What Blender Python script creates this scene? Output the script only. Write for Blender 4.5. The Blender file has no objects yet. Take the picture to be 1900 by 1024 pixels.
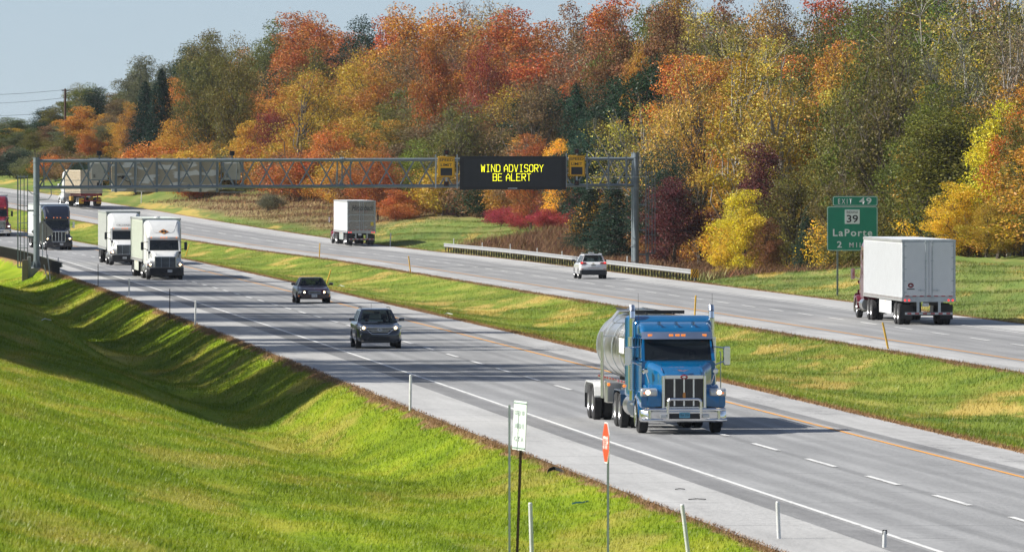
import bpy, math, random
import numpy as np
from mathutils import Vector, Matrix
R = math.radians
rng = random.Random(7)
nr = np.random.RandomState(11)
SC = bpy.context.scene
COL = SC.collection
F, CX, HY, H = 15570.0, 950.0, 300.0, 7.9
SKY_DUST, SKY_OZ, SKY_STR, EXPO, SKY_LIFT, SKY_SAT = 0.9, 1.4, 0.074, 0.74, 0.08, 0.78
HAZE = 0.00003

# ------------------------------------------------------------------ materials
class NG:
    def __init__(s, name):
        m = bpy.data.materials.new(name); m.use_nodes = True
        s.m = m; s.nt = m.node_tree; s.nt.nodes.clear()
        s.out = s.n('ShaderNodeOutputMaterial')
    def n(s, t, **kw):
        nd = s.nt.nodes.new(t)
        for k, v in kw.items(): setattr(nd, k, v)
        return nd
    def set(s, sock, v):
        if isinstance(v, bpy.types.NodeSocket): s.nt.links.new(v, sock)
        elif isinstance(v, (tuple, list)):
            sock.default_value = tuple(v) + ((1.0,) if len(v) == 3 and sock.type == 'RGBA' else ())
        else: sock.default_value = v
    def math(s, op, a, b=0.0, clamp=False):
        nd = s.n('ShaderNodeMath', operation=op); nd.use_clamp = clamp
        s.set(nd.inputs[0], a); s.set(nd.inputs[1], b); return nd.outputs[0]
    def noise(s, scale=5.0, vec=None, detail=3.0, rough=0.55):
        nd = s.n('ShaderNodeTexNoise'); nd.inputs['Scale'].default_value = scale
        nd.inputs['Detail'].default_value = detail; nd.inputs['Roughness'].default_value = rough
        if vec is not None: s.set(nd.inputs['Vector'], vec)
        return nd.outputs['Fac']
    def mix(s, f, a, b, mode='MIX'):
        nd = s.n('ShaderNodeMix', data_type='RGBA', blend_type=mode)
        s.set(nd.inputs[0], f); s.set(nd.inputs[6], a); s.set(nd.inputs[7], b); return nd.outputs[2]
    def ramp(s, f, stops, interp='LINEAR'):
        nd = s.n('ShaderNodeValToRGB'); cr = nd.color_ramp; cr.interpolation = interp
        while len(cr.elements) < len(stops): cr.elements.new(0.5)
        for e, (p, c) in zip(cr.elements, stops):
            e.position = p; e.color = tuple(c) + (1.0,) if len(c) == 3 else c
        s.set(nd.inputs[0], f); return nd.outputs[0]
    def step(s, f, a, b):   # smooth 0..1 between a and b
        nd = s.n('ShaderNodeMapRange'); nd.interpolation_type = 'SMOOTHSTEP'
        s.set(nd.inputs[0], f); nd.inputs[1].default_value = a; nd.inputs[2].default_value = b
        return nd.outputs[0]
    def vscale(s, vec, sc):
        nd = s.n('ShaderNodeMapping'); s.set(nd.inputs[0], vec); nd.inputs['Scale'].default_value = sc
        return nd.outputs[0]
    def uv(s): return s.n('ShaderNodeUVMap', uv_map='UVMap').outputs[0]
    def pos(s): return s.n('ShaderNodeNewGeometry').outputs['Position']
    def obj(s): return s.n('ShaderNodeTexCoord').outputs['Object']
    def sep(s, v):
        nd = s.n('ShaderNodeSeparateXYZ'); s.set(nd.inputs[0], v); return nd.outputs
    def bsdf(s, color, rough=0.6, metal=0.0, spec=0.5, bump=None, bd=0.05, coat=0.0, emis=None, es=0.0):
        b = s.n('ShaderNodeBsdfPrincipled')
        s.set(b.inputs['Base Color'], color); s.set(b.inputs['Roughness'], rough)
        b.inputs['Metallic'].default_value = metal; b.inputs['Specular IOR Level'].default_value = spec
        b.inputs['Coat Weight'].default_value = coat; b.inputs['Coat Roughness'].default_value = 0.06
        if emis: s.set(b.inputs['Emission Color'], emis); b.inputs['Emission Strength'].default_value = es
        if bump is not None:
            bn = s.n('ShaderNodeBump'); s.set(bn.inputs['Height'], bump); bn.inputs['Distance'].default_value = bd
            s.nt.links.new(bn.outputs[0], b.inputs['Normal'])
        return b.outputs[0]
    def done(s, sh): s.nt.links.new(sh, s.out.inputs[0]); return s.m

MC = {}
def paint(name, col, rough=0.45, metal=0.0, coat=0.0, var=0.12, scale=2.5, dirt=0.0):
    if name in MC: return MC[name]
    g = NG(name); o = g.obj()
    n = g.noise(scale, o, 4.0, 0.6)
    lo = tuple(c*(1-var) for c in col); hi = tuple(min(1, c*(1+var)) for c in col)
    c = g.ramp(n, [(0.3, lo), (0.7, hi)])
    if dirt > 0:
        z = g.sep(o)[2]
        f = g.math('MULTIPLY', g.step(z, 1.6, 0.3), dirt)
        f = g.math('MULTIPLY', f, g.ramp(g.noise(6.0, o), [(0.3, (0.3,)*3), (0.7, (1,)*3)]))
        c = g.mix(f, c, (0.16, 0.14, 0.115))
    r = g.math('ADD', g.math('MULTIPLY', n, 0.15), rough-0.07)
    MC[name] = g.done(g.bsdf(c, r, metal, coat=coat)); return MC[name]
def glow(name, col, es, base=None):
    if name in MC: return MC[name]
    g = NG(name); n = g.noise(9.0, g.obj())
    MC[name] = g.done(g.bsdf(g.mix(n, base or col, tuple(c*0.8 for c in (base or col))), 0.3, emis=col, es=es)); return MC[name]
def glass_dark(name='tinted_glass', tr=0.0, tint=(0.35, 0.42, 0.42)):
    if name in MC: return MC[name]
    g = NG(name); n = g.noise(1.5, g.obj())
    b = g.bsdf(g.mix(n, (0.012, 0.016, 0.02), (0.02, 0.026, 0.03)), 0.04, spec=0.6)
    if tr > 0:
        t = g.n('ShaderNodeBsdfTransparent'); t.inputs[0].default_value = tint + (1,)
        mx = g.n('ShaderNodeMixShader'); mx.inputs[0].default_value = tr
        g.nt.links.new(b, mx.inputs[1]); g.nt.links.new(t.outputs[0], mx.inputs[2]); b = mx.outputs[0]
    MC[name] = g.done(b); return MC[name]
M_chrome = paint('chrome', (0.72, 0.73, 0.75), 0.16, 1.0, var=0.05)
M_steel = paint('polished_steel', (0.7, 0.69, 0.66), 0.3, 1.0, var=0.1, scale=1.2)
M_galv = paint('galvanised_steel', (0.42, 0.46, 0.48), 0.5, 0.4, var=0.18)
M_gantry = paint('grey_gantry_paint', (0.17, 0.205, 0.225), 0.5, 0.2, var=0.15)
M_rail = paint('guardrail_zinc', (0.33, 0.34, 0.34), 0.5, 0.3, var=0.12)
M_tyre = paint('tyre_rubber', (0.018, 0.018, 0.019), 0.85, var=0.3)
M_blackpl = paint('black_plastic', (0.022, 0.024, 0.028), 0.55, var=0.3)
M_darkmet = paint('dark_chassis', (0.03, 0.03, 0.032), 0.6, 0.3, var=0.3)
M_rim = paint('aluminium_rim', (0.6, 0.6, 0.6), 0.3, 0.9)
M_glass = glass_dark()
M_glass_see = glass_dark('car_window_glass', 0.62)
M_glass_truck = glass_dark('truck_window_glass', 0.4, (0.3, 0.36, 0.38))
M_amber = glow('amber_lens', (1.0, 0.28, 0.04), 0.5, (0.8, 0.2, 0.03))
M_red = glow('red_tail_lens', (1.0, 0.03, 0.02), 1.1, (0.7, 0.02, 0.02))
M_redoff = paint('red_lens_unlit', (0.35, 0.012, 0.02), 0.2, var=0.2)
M_head = glow('lit_headlamp', (1.0, 0.72, 0.38), 6.0, (0.9, 0.85, 0.7))
M_lens = paint('clear_lens', (0.5, 0.52, 0.54), 0.12, 0.5)
M_white = paint('white_paint', (0.62, 0.63, 0.62), 0.35, coat=0.3, var=0.05, dirt=0.35)
M_trailer = paint('white_trailer_panel', (0.60, 0.62, 0.635), 0.42, var=0.05)
M_yellowp = paint('yellow_post_paint', (0.62, 0.36, 0.03), 0.6, var=0.2)
M_whitep = paint('white_post_plastic', (0.62, 0.63, 0.62), 0.5, var=0.15)
M_brown = paint('rusty_post', (0.07, 0.035, 0.025), 0.75, var=0.3)
M_black = paint('black_lettering', (0.015, 0.015, 0.017), 0.6, var=0.2)
M_cloth = paint('dark_seat_cloth', (0.035, 0.035, 0.04), 0.9, var=0.2)
M_skin = paint('skin', (0.42, 0.24, 0.17), 0.55, var=0.08)

# ------------------------------------------------------------------ mesh builder
class MB:
    def __init__(s): s.v = []; s.f = []
    def add(s, vs, fs):
        b = len(s.v); s.v += [tuple(v) for v in vs]; s.f += [tuple(i+b for i in f) for f in fs]; return s
    def box(s, c, d, rz=0.0, M=None):
        x, y, z = d[0]/2, d[1]/2, d[2]/2
        vs = [(-x,-y,-z),(x,-y,-z),(x,y,-z),(-x,y,-z),(-x,-y,z),(x,-y,z),(x,y,z),(-x,y,z)]
        if rz: cr, sr = math.cos(rz), math.sin(rz); vs = [(a*cr-b*sr, a*sr+b*cr, q) for a, b, q in vs]
        if M is not None: vs = [tuple(M @ Vector(v)) for v in vs]
        vs = [(a+c[0], b+c[1], q+c[2]) for a, b, q in vs]
        return s.add(vs, [(0,3,2,1),(4,5,6,7),(0,1,5,4),(1,2,6,5),(2,3,7,6),(3,0,4,7)])
    def hexa(s, b4, t4):
        return s.add(list(b4)+list(t4), [(0,3,2,1),(4,5,6,7),(0,1,5,4),(1,2,6,5),(2,3,7,6),(3,0,4,7)])
    def cyl(s, p0, p1, r0, r1=None, n=12, cap=True):
        r1 = r0 if r1 is None else r1
        p0, p1 = Vector(p0), Vector(p1); a = (p1-p0).normalized()
        u = a.orthogonal().normalized(); w = a.cross(u)
        vs = []
        for p, r in ((p0, r0), (p1, r1)):
            for i in range(n):
                t = 2*math.pi*i/n; vs.append(p+(u*math.cos(t)+w*math.sin(t))*r)
        fs = [(i, (i+1) % n, n+(i+1) % n, n+i) for i in range(n)]
        if cap: fs += [tuple(range(n-1, -1, -1)), tuple(range(n, 2*n))]
        return s.add(vs, fs)
    def tube(s, pts, r, n=8):
        for a, b in zip(pts[:-1], pts[1:]): s.cyl(a, b, r, n=n)
        return s
    def lathe(s, prof, c, axis='x', n=28):   # prof: (offset along axis, radius)
        k = len(prof); vs = []
        for i in range(n):
            t = 2*math.pi*i/n; ct, st = math.cos(t), math.sin(t)
            for o, r in prof:
                if axis == 'x': vs.append((c[0]+o, c[1]+r*ct, c[2]+r*st))
                elif axis == 'y': vs.append((c[0]+r*ct, c[1]+o, c[2]+r*st))
                else: vs.append((c[0]+r*ct, c[1]+r*st, c[2]+o))
        fs = []
        for i in range(n):
            j = (i+1) % n
            for q in range(k-1): fs.append((i*k+q, i*k+q+1, j*k+q+1, j*k+q))
        return s.add(vs, fs)
    def loft(s, rings, cap=True, closed=True):
        n = len(rings[0]); vs = [p for r in rings for p in r]; fs = []
        for i in range(len(rings)-1):
            for j in range(n if closed else n-1):
                k = (j+1) % n; fs.append((i*n+j, i*n+k, (i+1)*n+k, (i+1)*n+j))
        if cap: fs += [tuple(range(n-1, -1, -1)), tuple(range((len(rings)-1)*n, len(rings)*n))]
        return s.add(vs, fs)
    def prism(s, poly, axis, a, b):  # poly 2D, extruded along axis from a to b
        def P(p, t): return (t, p[0], p[1]) if axis == 'x' else ((p[0], t, p[1]) if axis == 'y' else (p[0], p[1], t))
        return s.loft([[P(p, a) for p in poly], [P(p, b) for p in poly]])
    def quad(s, a, b, c, d): return s.add([a, b, c, d], [(0, 1, 2, 3)])
    def build(s, name, mat, parent=None, bevel=0.0, smooth=None, label=None, seg=2, merge=False):
        me = bpy.data.meshes.new(name); me.from_pydata(s.v, [], s.f)
        if merge or bevel:
            import bmesh
            bm = bmesh.new(); bm.from_mesh(me)
            if merge: bmesh.ops.remove_doubles(bm, verts=bm.verts, dist=1e-4)
            bmesh.ops.recalc_face_normals(bm, faces=bm.faces); bm.to_mesh(me); bm.free()
        me.materials.append(mat)
        if smooth is not None:
            me.polygons.foreach_set('use_smooth', [True]*len(me.polygons))
            try: me.set_sharp_from_angle(angle=R(smooth))
            except Exception: pass
        o = bpy.data.objects.new(name, me); COL.objects.link(o)
        if bevel:
            md = o.modifiers.new('bevel', 'BEVEL'); md.width = bevel; md.segments = seg; md.limit_method = 'ANGLE'; md.angle_limit = R(28)
        if parent: o.parent = parent
        if label: o['label'] = label
        return o
def rrect(y, w, z0, z1, r=0.1, n=4, xc=0.0):
    r = min(r, w*0.95, (z1-z0)/2*0.95); out = []
    for cx, cz, a0 in ((w-r, z1-r, 0), (-(w-r), z1-r, 90), (-(w-r), z0+r, 180), (w-r, z0+r, 270)):
        for i in range(n+1):
            t = R(a0+90*i/n); out.append((xc+cx+r*math.cos(t), y, cz+r*math.sin(t)))
    return out
def interp_rows(rows, n):
    rows = sorted(rows, key=lambda q: q[0]); a = np.array(rows, float); ys = np.linspace(a[0, 0], a[-1, 0], n)
    ys = np.unique(np.concatenate([ys, a[:, 0]]))
    return [tuple([y]+[float(np.interp(y, a[:, 0], a[:, k])) for k in range(1, a.shape[1])]) for y in ys]
def empty(name, loc=(0,0,0), rz=0.0, label=None, cat=None, group=None, parent=None):
    o = bpy.data.objects.new(name, None); COL.objects.link(o); o.empty_display_size = 0.3
    o.location = loc; o.rotation_euler = (0, 0, rz)
    tag(o, label, cat, group)
    if parent: o.parent = parent
    return o
def tag(o, label=None, cat=None, group=None, kind=None):
    if label: o['label'] = label
    if cat: o['category'] = cat
    if group: o['group'] = group
    if kind: o['kind'] = kind
    return o
CH = {}
def copy_tree(o, parent=None):
    c = o.copy(); COL.objects.link(c)
    if parent: c.parent = parent
    for ch in [q for q in bpy.data.objects if q.parent == o]: copy_tree(ch, c)
    return c
def text(s, w, h, mat, name, parent, M, thick=0.004, bold=0.0, shear=0.0, sp=1.0):
    cu = bpy.data.curves.new(name, 'FONT'); cu.body = s; cu.size = 1.0; cu.offset = bold; cu.shear = shear; cu.space_character = sp
    cu.align_x = 'CENTER'; cu.resolution_u = 3
    t = bpy.data.objects.new(name, cu); COL.objects.link(t)
    dg = bpy.context.evaluated_depsgraph_get(); me = bpy.data.meshes.new_from_object(t.evaluated_get(dg))
    COL.objects.unlink(t); bpy.data.objects.remove(t)
    n = len(me.vertices); a = np.empty(n*3); me.vertices.foreach_get('co', a); a = a.reshape(-1, 3)
    mn, mx = a.min(0), a.max(0); c = (mn+mx)/2
    a[:, 0] = (a[:, 0]-c[0])*(w/(mx[0]-mn[0])); a[:, 1] = (a[:, 1]-c[1])*(h/(mx[1]-mn[1])); a[:, 2] = 0
    me.vertices.foreach_set('co', a.reshape(-1)); me.transform(M); me.materials.clear(); me.materials.append(mat); me.update()
    o = bpy.data.objects.new(name, me); COL.objects.link(o)
    if parent: o.parent = parent
    return o
def face_M(loc, facing='-y', rx=0.0):
    """text lying in a vertical plane, readable by someone looking along +y (facing -y) or along -y (facing +y)"""
    m = Matrix.Rotation(R(90), 4, 'X')
    if facing == '+y': m = Matrix.Rotation(R(180), 4, 'Z') @ m
    if facing == '-x': m = Matrix.Rotation(R(-90), 4, 'Z') @ m
    return Matrix.Translation(loc) @ (Matrix.Rotation(rx, 4, 'X') @ m)

# ------------------------------------------------------------------ terrain functions
def sstep(x, a, b):
    t = np.clip((x-a)/(b-a), 0, 1); return t*t*(3-2*t)
cD = ([-200, 100, 170, 240, 300, 400, 530, 3000], [-1.9, -1.8, -1.65, -1.4, -1.0, -.45, 0, 0])
def shift(u, D):
    D = np.asarray(D, float); u = np.asarray(u, float)
    e = np.clip(D-650, 0, 700)
    curve = 2e-4*e*e + 2*2e-4*700*np.clip(D-1350, 0, None)
    return -.0923*D - curve + np.interp(D, *cD)*(1-sstep(u, 37, 48))
_z = [0.0]; _zd = np.arange(700, 1310, 5.0)
for d in _zd[1:]:
    sl = 1.04e-4*max(0, d-720) if d < 930 else (.0218 if d < 1050 else .0218*max(0, 1-(d-1050)/200.))
    _z.append(_z[-1]+sl*5)
def zroad(D): return np.interp(D, _zd, _z)
ZL = ([-400, -120, -60, -40, -22, -16, -12, -9, -7.4, -6, -4, -2.8, -1.6, -.7, 0], [30, 14, 9, 6, 3.2, 1.7, .6, -.1, -.55, -1.1, -1.6, -1.5, -.85, -.28, 0])
ZR = ([0, .6, 2, 6, 10, 14, 22, 40, 60, 120, 400], [0, -.04, .1, .6, 1.1, 1.5, 1.9, 3.2, 4, 4.5, 4.5])
ZC = ([0, 1, 3, 12, 20, 30, 40, 60, 120, 400], [0, -.15, -.6, -.9, -.2, 1.0, 2.4, 3.6, 4.5, 4.5])
UL, UM0, UM1, UR = 22.8, 36.3, 48.3, 62.6
def gz(u, D):
    u = np.asarray(u, float); D = np.asarray(D, float)
    z = zroad(D)
    v = u-UL
    zl = np.interp(v, *ZL)
    dep = .25+.75*sstep(D, 185, 285); dep = dep*(1-.45*sstep(D, 500, 560))
    zl = np.where((v < 0) & (zl < 0), zl*dep, zl)
    zl = zl + np.where(v < 0, 1.1*np.exp(-((D-425)/48.)**2)*sstep(-v, 4.5, 8), 0)
    zl = zl - np.where(v < 0, .55*sstep(-v, 0, .9)*sstep(D, 560, 600), 0)
    z = z + np.where(v < 0, zl, 0)
    t = np.clip((u-UM0)/(UM1-UM0), 0, 1)
    z = z + np.where((u > UM0) & (u < UM1), -.75*np.sin(math.pi*t)**1.3, 0)
    w = u-UR
    A = 1-sstep(D, 540, 585)*(1-sstep(D, 700, 742))
    z = z + np.where(w > 0, A*np.interp(w, *ZR)+(1-A)*np.interp(w, *ZC), 0)
    # gentle undulation off the pavement
    off = np.minimum(1, np.maximum(np.maximum(-v, 0), np.maximum(w, 0))/4.0)
    off = off*(1-.7*(v < 0)*(1-sstep(D, 270, 330)))
    offm = np.where((u > UM0) & (u < UM1), np.sin(math.pi*t), 0)
    z = z + (off*.12+offm*.07)*(np.sin(D*.21+u*.9)+np.sin(D*.083-u*.5+1.3)+.6*np.sin(D*.5+u*1.7))
    return z
def W(u, D, dz=0.0):
    return Vector((float(u+shift(u, D)), float(D), float(gz(u, D))+dz))
def u_of(X, D):
    u = X-float(shift(40, D))
    for _ in range(8): u = X-float(shift(u, D))
    return u
def at_px(x, D, dz=0.0):
    X = (x-CX)*D/F; u = u_of(X, D); return Vector((X, D, float(gz(u, D))+dz))
def hit(x, y, lo=120, hi=1250):
    """the ground point whose picture falls at (x, y): used once to read distances off the photo"""
    for D in np.arange(lo, hi, .5):
        p = at_px(x, float(D))
        if HY+(H-p.z)*F/D <= y: return p
    return at_px(x, hi)
def zpx(y, D): return H-(y-HY)*D/F
def heading(u, D): return -float(shift(u, D+1)-shift(u, D-1))/2
# ------------------------------------------------------------------ ground, roads, markings
def grass_nodes(g, blades=False):
    uv = g.uv(); p = g.pos(); s = g.sep(uv); u = s[0]
    big = g.noise(.11, g.vscale(p, (1, .35, 1)), 3.0)
    mid = g.noise(.45, g.vscale(p, (1, .3, 1)), 4.0)
    fine = g.noise(5.0, g.vscale(p, (1, .5, 1)), 2.0)
    tan = g.noise(.2, g.vscale(p, (1, .22, 1)), 4.0, .65)
    c = g.ramp(mid, [(.3, (.105, .17, .004)), (.5, (.172, .235, .006)), (.7, (.27, .27, .025))])
    c = g.mix(g.math('MULTIPLY', g.step(fine, .4, .75), .35), c, (.27, .32, .04))
    # cooler, drier grass on the median and far bank
    far = g.step(u, 34, 40)
    c2 = g.ramp(mid, [(.3, (.09, .15, .02)), (.5, (.16, .205, .028)), (.7, (.27, .26, .06))])
    c = g.mix(g.math('MULTIPLY', far, .9), c, c2)
    bank = g.step(u, 60, 64)
    c3 = g.ramp(mid, [(.3, (.10, .16, .035)), (.55, (.16, .195, .05)), (.78, (.26, .2, .09))])
    c = g.mix(g.math('MULTIPLY', bank, .85), c, c3)
    tn = g.math('MULTIPLY', g.step(tan, .53, .63), g.math('ADD', .42, g.math('MULTIPLY', far, .45)))
    c = g.mix(tn, c, (.42, .31, .085))
    # the brown weed bank between the far trees and the road
    D = s[1]
    wb = g.math('MULTIPLY', g.step(u, 64.5, 67.5), g.math('MULTIPLY', g.step(D, 815, 850), g.step(D, 975, 930)))
    c = g.mix(g.math('MULTIPLY', wb, .8), c, g.ramp(mid, [(.3, (.16, .12, .05)), (.7, (.3, .2, .11))]))
    # dead brown strip along the pavement edges
    jit = g.math('MULTIPLY', g.math('SUBTRACT', g.noise(.6, g.vscale(p, (1, .6, 1)), 4.0), .5), 1.6)
    uj = g.math('ADD', u, jit)
    e = None
    for a, b in ((UL, .5), (UM0, .95), (UM1, .5), (UR, .7)):
        d = g.math('ABSOLUTE', g.math('SUBTRACT', uj, a)); q = g.step(d, b, b*.45)
        e = q if e is None else g.math('MAXIMUM', e, q)
    br = g.ramp(fine, [(.3, (.15, .075, .035)), (.7, (.34, .2, .11))])
    c = g.mix(g.math('MULTIPLY', e, .9), c, br)
    # mottled big variation
    c = g.mix(.5, c, g.ramp(big, [(.3, (.62,)*3), (.7, (1.35,)*3)]), 'MULTIPLY')
    return c, fine, p
g = NG('grass_ground'); c, fn, p = grass_nodes(g)
bh = g.math('ADD', fn, g.math('MULTIPLY', g.noise(1.1, p, 3.0), 1.5))
M_grass = g.done(g.bsdf(c, .95, spec=.1, bump=bh, bd=.05))
g = NG('grass_blades'); c, fn, p = grass_nodes(g, True)
isl = g.n('ShaderNodeNewGeometry').outputs['Random Per Island']
c = g.mix(1.0, c, g.ramp(isl, [(0, (.72, .75, .7)), (.6, (1.08, 1.08, 1.0)), (.96, (1.25, 1.22, 1.15)), (1.0, (1.9, 1.8, 2.1))]), 'MULTIPLY')
df = g.n('ShaderNodeBsdfDiffuse'); tl = g.n('ShaderNodeBsdfTranslucent'); gl = g.n('ShaderNodeBsdfGlossy'); gl.inputs['Roughness'].default_value = .45
g.set(df.inputs[0], c); g.set(tl.inputs[0], g.mix(.5, c, (1.2, 1.3, .5), 'MULTIPLY'))
mx = g.n('ShaderNodeMixShader'); mx.inputs[0].default_value = .3
g.nt.links.new(df.outputs[0], mx.inputs[1]); g.nt.links.new(tl.outputs[0], mx.inputs[2])
mx2 = g.n('ShaderNodeMixShader'); mx2.inputs[0].default_value = .02
g.nt.links.new(mx.outputs[0], mx2.inputs[1]); g.nt.links.new(gl.outputs[0], mx2.inputs[2])
M_blade = g.done(mx2.outputs[0])

def concrete(name, lo, hi, lanes=(), joint=6.1, wear=.7, tar=0.3):
    g = NG(name); uv = g.uv(); s = g.sep(uv); u, v = s[0], s[1]
    n1 = g.noise(.35, g.vscale(uv, (1, .12, 1)), 5.0, .6); n2 = g.noise(7.0, g.vscale(uv, (1, .5, 1)), 3.0)
    n3 = g.noise(1.6, g.vscale(uv, (1, .04, 1)), 4.0)
    c = g.ramp(n1, [(.3, lo), (.7, hi)])
    c = g.mix(.35, c, g.ramp(n2, [(.25, (.7,)*3), (.75, (1.3,)*3)]), 'MULTIPLY')
    c = g.mix(.55*wear, c, g.ramp(n3, [(.3, (.7,)*3), (.7, (1.3,)*3)]), 'MULTIPLY')
    for a, wd, st in lanes:      # oil and tyre wear along the lanes
        d = g.math('ABSOLUTE', g.math('SUBTRACT', u, a)); f = g.math('MULTIPLY', g.step(d, wd, wd*.2), st)
        f = g.math('MULTIPLY', f, g.ramp(n3, [(.3, (.5,)*3), (.7, (1,)*3)]))
        c = g.mix(f, c, tuple(q*.55 for q in lo))
    # transverse joints, sawn a little askew
    wob = g.math('MULTIPLY', g.noise(.8, uv), .25)
    vv = g.math('DIVIDE', g.math('ADD', g.math('ADD', v, wob), g.math('MULTIPLY', u, .02)), joint)
    fr = g.math('ABSOLUTE', g.math('SUBTRACT', g.math('FRACT', vv), .5))
    j = g.math('GREATER_THAN', fr, .5-.05/joint)
    pm = g.step(g.noise(.5, g.vscale(uv, (.7, .3, 1)), 3.0), .38, .6)
    c = g.mix(g.math('MULTIPLY', g.math('MULTIPLY', j, pm), .75), c, (.05, .05, .052))
    if tar > 0:   # tar-sealed cracks
        t = g.noise(.9, g.vscale(uv, (.55, 1.1, 1)), 6.0, .7)
        t2 = g.math('ABSOLUTE', g.math('SUBTRACT', t, .5))
        m = g.step(g.noise(.22, g.vscale(uv, (1, .35, 1)), 2.0), .5, .62)
        c = g.mix(g.math('MULTIPLY', g.math('MULTIPLY', g.step(t2, .014, .006), m), tar), c, (.05, .05, .055))
    return g.done(g.bsdf(c, .85, spec=.25, bump=n2, bd=.02))
LWY, LYL, LDS = 26.0, 33.7, 29.9
RYL, RWY, RDS = 51.1, 59.2, 55.25
M_laneL = concrete('lane_concrete', (.22, .222, .222), (.305, .307, .305), [(27.0, .5, .4), (28.9, .5, .3), (31.0, .5, .3), (32.8, .5, .3), (29.9, .25, .6), (28.0, .35, .5), (31.9, .35, .4)])
M_laneR = concrete('lane_concrete_far', (.215, .217, .216), (.29, .29, .287), [(52.3, .5, .3), (54.1, .5, .3), (56.3, .55, .4), (58.2, .5, .4)])
M_shoL = concrete('shoulder_concrete', (.32, .318, .308), (.43, .428, .415), wear=.5, joint=6.1, tar=.35)
M_shoI = concrete('inner_shoulder_concrete', (.3, .298, .29), (.41, .408, .4), wear=.7, joint=2.9, tar=.9)
def markmat(name, col):
    g = NG(name); uv = g.uv(); n = g.noise(1.8, g.vscale(uv, (2, .4, 1)), 5.0, .7)
    c = g.mix(g.step(n, .52, .72), col, (.26, .26, .255)); return g.done(g.bsdf(c, .7))
M_wline = markmat('white_line_paint', (.62, .62, .60)); M_yline = markmat('yellow_line_paint', (.66, .30, .05))
M_rumble = concrete('rumble_strip_concrete', (.17, .17, .168), (.23, .23, .228), wear=1.0, joint=.6)

def strip(name, us, Ds, mat, dz, zf=gz, kind='structure', parent=None):
    us = np.asarray(us, float); Ds = np.asarray(Ds, float); U, DD = np.meshgrid(us, Ds)
    X = U+shift(U, DD); Z = zf(U, DD)+dz
    nu, nd = len(us), len(Ds); vs = np.stack([X, DD, Z], -1).reshape(-1, 3)
    i = np.arange((nd-1)*(nu-1)); r, q = i//(nu-1), i % (nu-1); a = r*nu+q
    fs = np.stack([a, a+1, a+nu+1, a+nu], -1)
    me = bpy.data.meshes.new(name)
    me.vertices.add(len(vs)); me.vertices.foreach_set('co', vs.reshape(-1))
    me.loops.add(fs.size); me.loops.foreach_set('vertex_index', fs.reshape(-1).astype(np.int32))
    me.polygons.add(len(fs)); me.polygons.foreach_set('loop_start', (np.arange(len(fs))*4).astype(np.int32))
    me.polygons.foreach_set('loop_total', np.full(len(fs), 4, np.int32)); me.update(calc_edges=True)
    uvl = me.uv_layers.new(name='UVMap'); fl = fs.reshape(-1)
    uvl.data.foreach_set('uv', np.stack([U.reshape(-1)[fl], DD.reshape(-1)[fl]], -1).reshape(-1))
    me.polygons.foreach_set('use_smooth', [True]*len(fs)); me.materials.append(mat)
    o = bpy.data.objects.new(name, me); COL.objects.link(o)
    if kind: o['kind'] = kind
    if parent: o.parent = parent
    return o
zr = lambda u, D: zroad(D)+0*u
def gz_cut(u, D):   # ground lies a little under the pavements
    z = gz(u, D)
    inl = ((u > UL+.02) & (u < UM0-.02)) | ((u > UM1+.02) & (u < UR-.02))
    return np.where(inl, z-.06, z)
Dn = np.concatenate([np.arange(-40, 120, 10), np.arange(120, 700, 2.0), np.arange(700, 1300, 5.0), np.arange(1300, 3000, 100), [3500, 5000, 9000]])
Un = np.concatenate([[-2500, -1200, -600, -300, -150, -90, -60, -40, -30], np.arange(-24, 22.0, 1.0), [22.0, 22.4, UL, UL+.04, 30, UM0-.04, UM0], np.arange(UM0+.75, UM1-.3, .75), [UM1, UM1+.04, 55, UR-.04, UR, UR+.4], np.arange(63.5, 90, 1.25), [95, 100, 106, 112, 120, 130, 145, 170, 200, 300, 500, 900, 1800, 3000]])
strip('ground', Un, Dn, M_grass, 0, gz_cut)
Dr = np.concatenate([np.arange(60, 700, 4.0), np.arange(700, 1290, 6.0)])
strip('shoulder', [UL, 25.05], Dr, M_shoL, 0, zr); strip('rumble_strip', [25.05, 25.85], Dr, M_rumble, 0, zr)
strip('road', [25.85, 29.9, 34.0], Dr, M_laneL, 0, zr); strip('rumble_strip', [34.0, 34.5], Dr, M_rumble, 0, zr)
strip('shoulder', [34.5, UM0], Dr, M_shoI, 0, zr)
strip('shoulder', [UM1, 50.6], Dr, M_shoI, 0, zr); strip('road', [50.6, 55.2, 59.7], Dr, M_laneR, 0, zr)
strip('shoulder', [59.7, UR], Dr, M_shoL, 0, zr)
strip('edge_line', [LWY-.07, LWY+.07], Dr, M_wline, .012, zr); strip('edge_line', [RWY-.07, RWY+.07], Dr, M_wline, .012, zr)
strip('centre_edge_line', [LYL-.07, LYL+.07], Dr, M_yline, .012, zr); strip('centre_edge_line', [RYL-.07, RYL+.07], Dr, M_yline, .012, zr)
def dashes(name, uc, D0, D1, ph):
    mb = MB(); uvs = []
    D = D0+ph
    while D < D1:
        a, b = [], []
        for d in (D, D+5.9):
            for du in (-.08, .08):
                a.append((uc+du+float(shift(uc, d)), d, float(zroad(d))+.014)); uvs.append((uc+du, d))
        mb.add(a, [(0, 1, 3, 2)]); D += 12.19
    o = mb.build(name, M_wline); ul = o.data.uv_layers.new(name='UVMap')
    for lp in o.data.loops: ul.data[lp.index].uv = uvs[lp.vertex_index]
    o['kind'] = 'structure'; return o
dashes('lane_dashes', LDS, 100, 1280, 7.5); dashes('lane_dashes', RDS, 300, 1280, 9.3)

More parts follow.
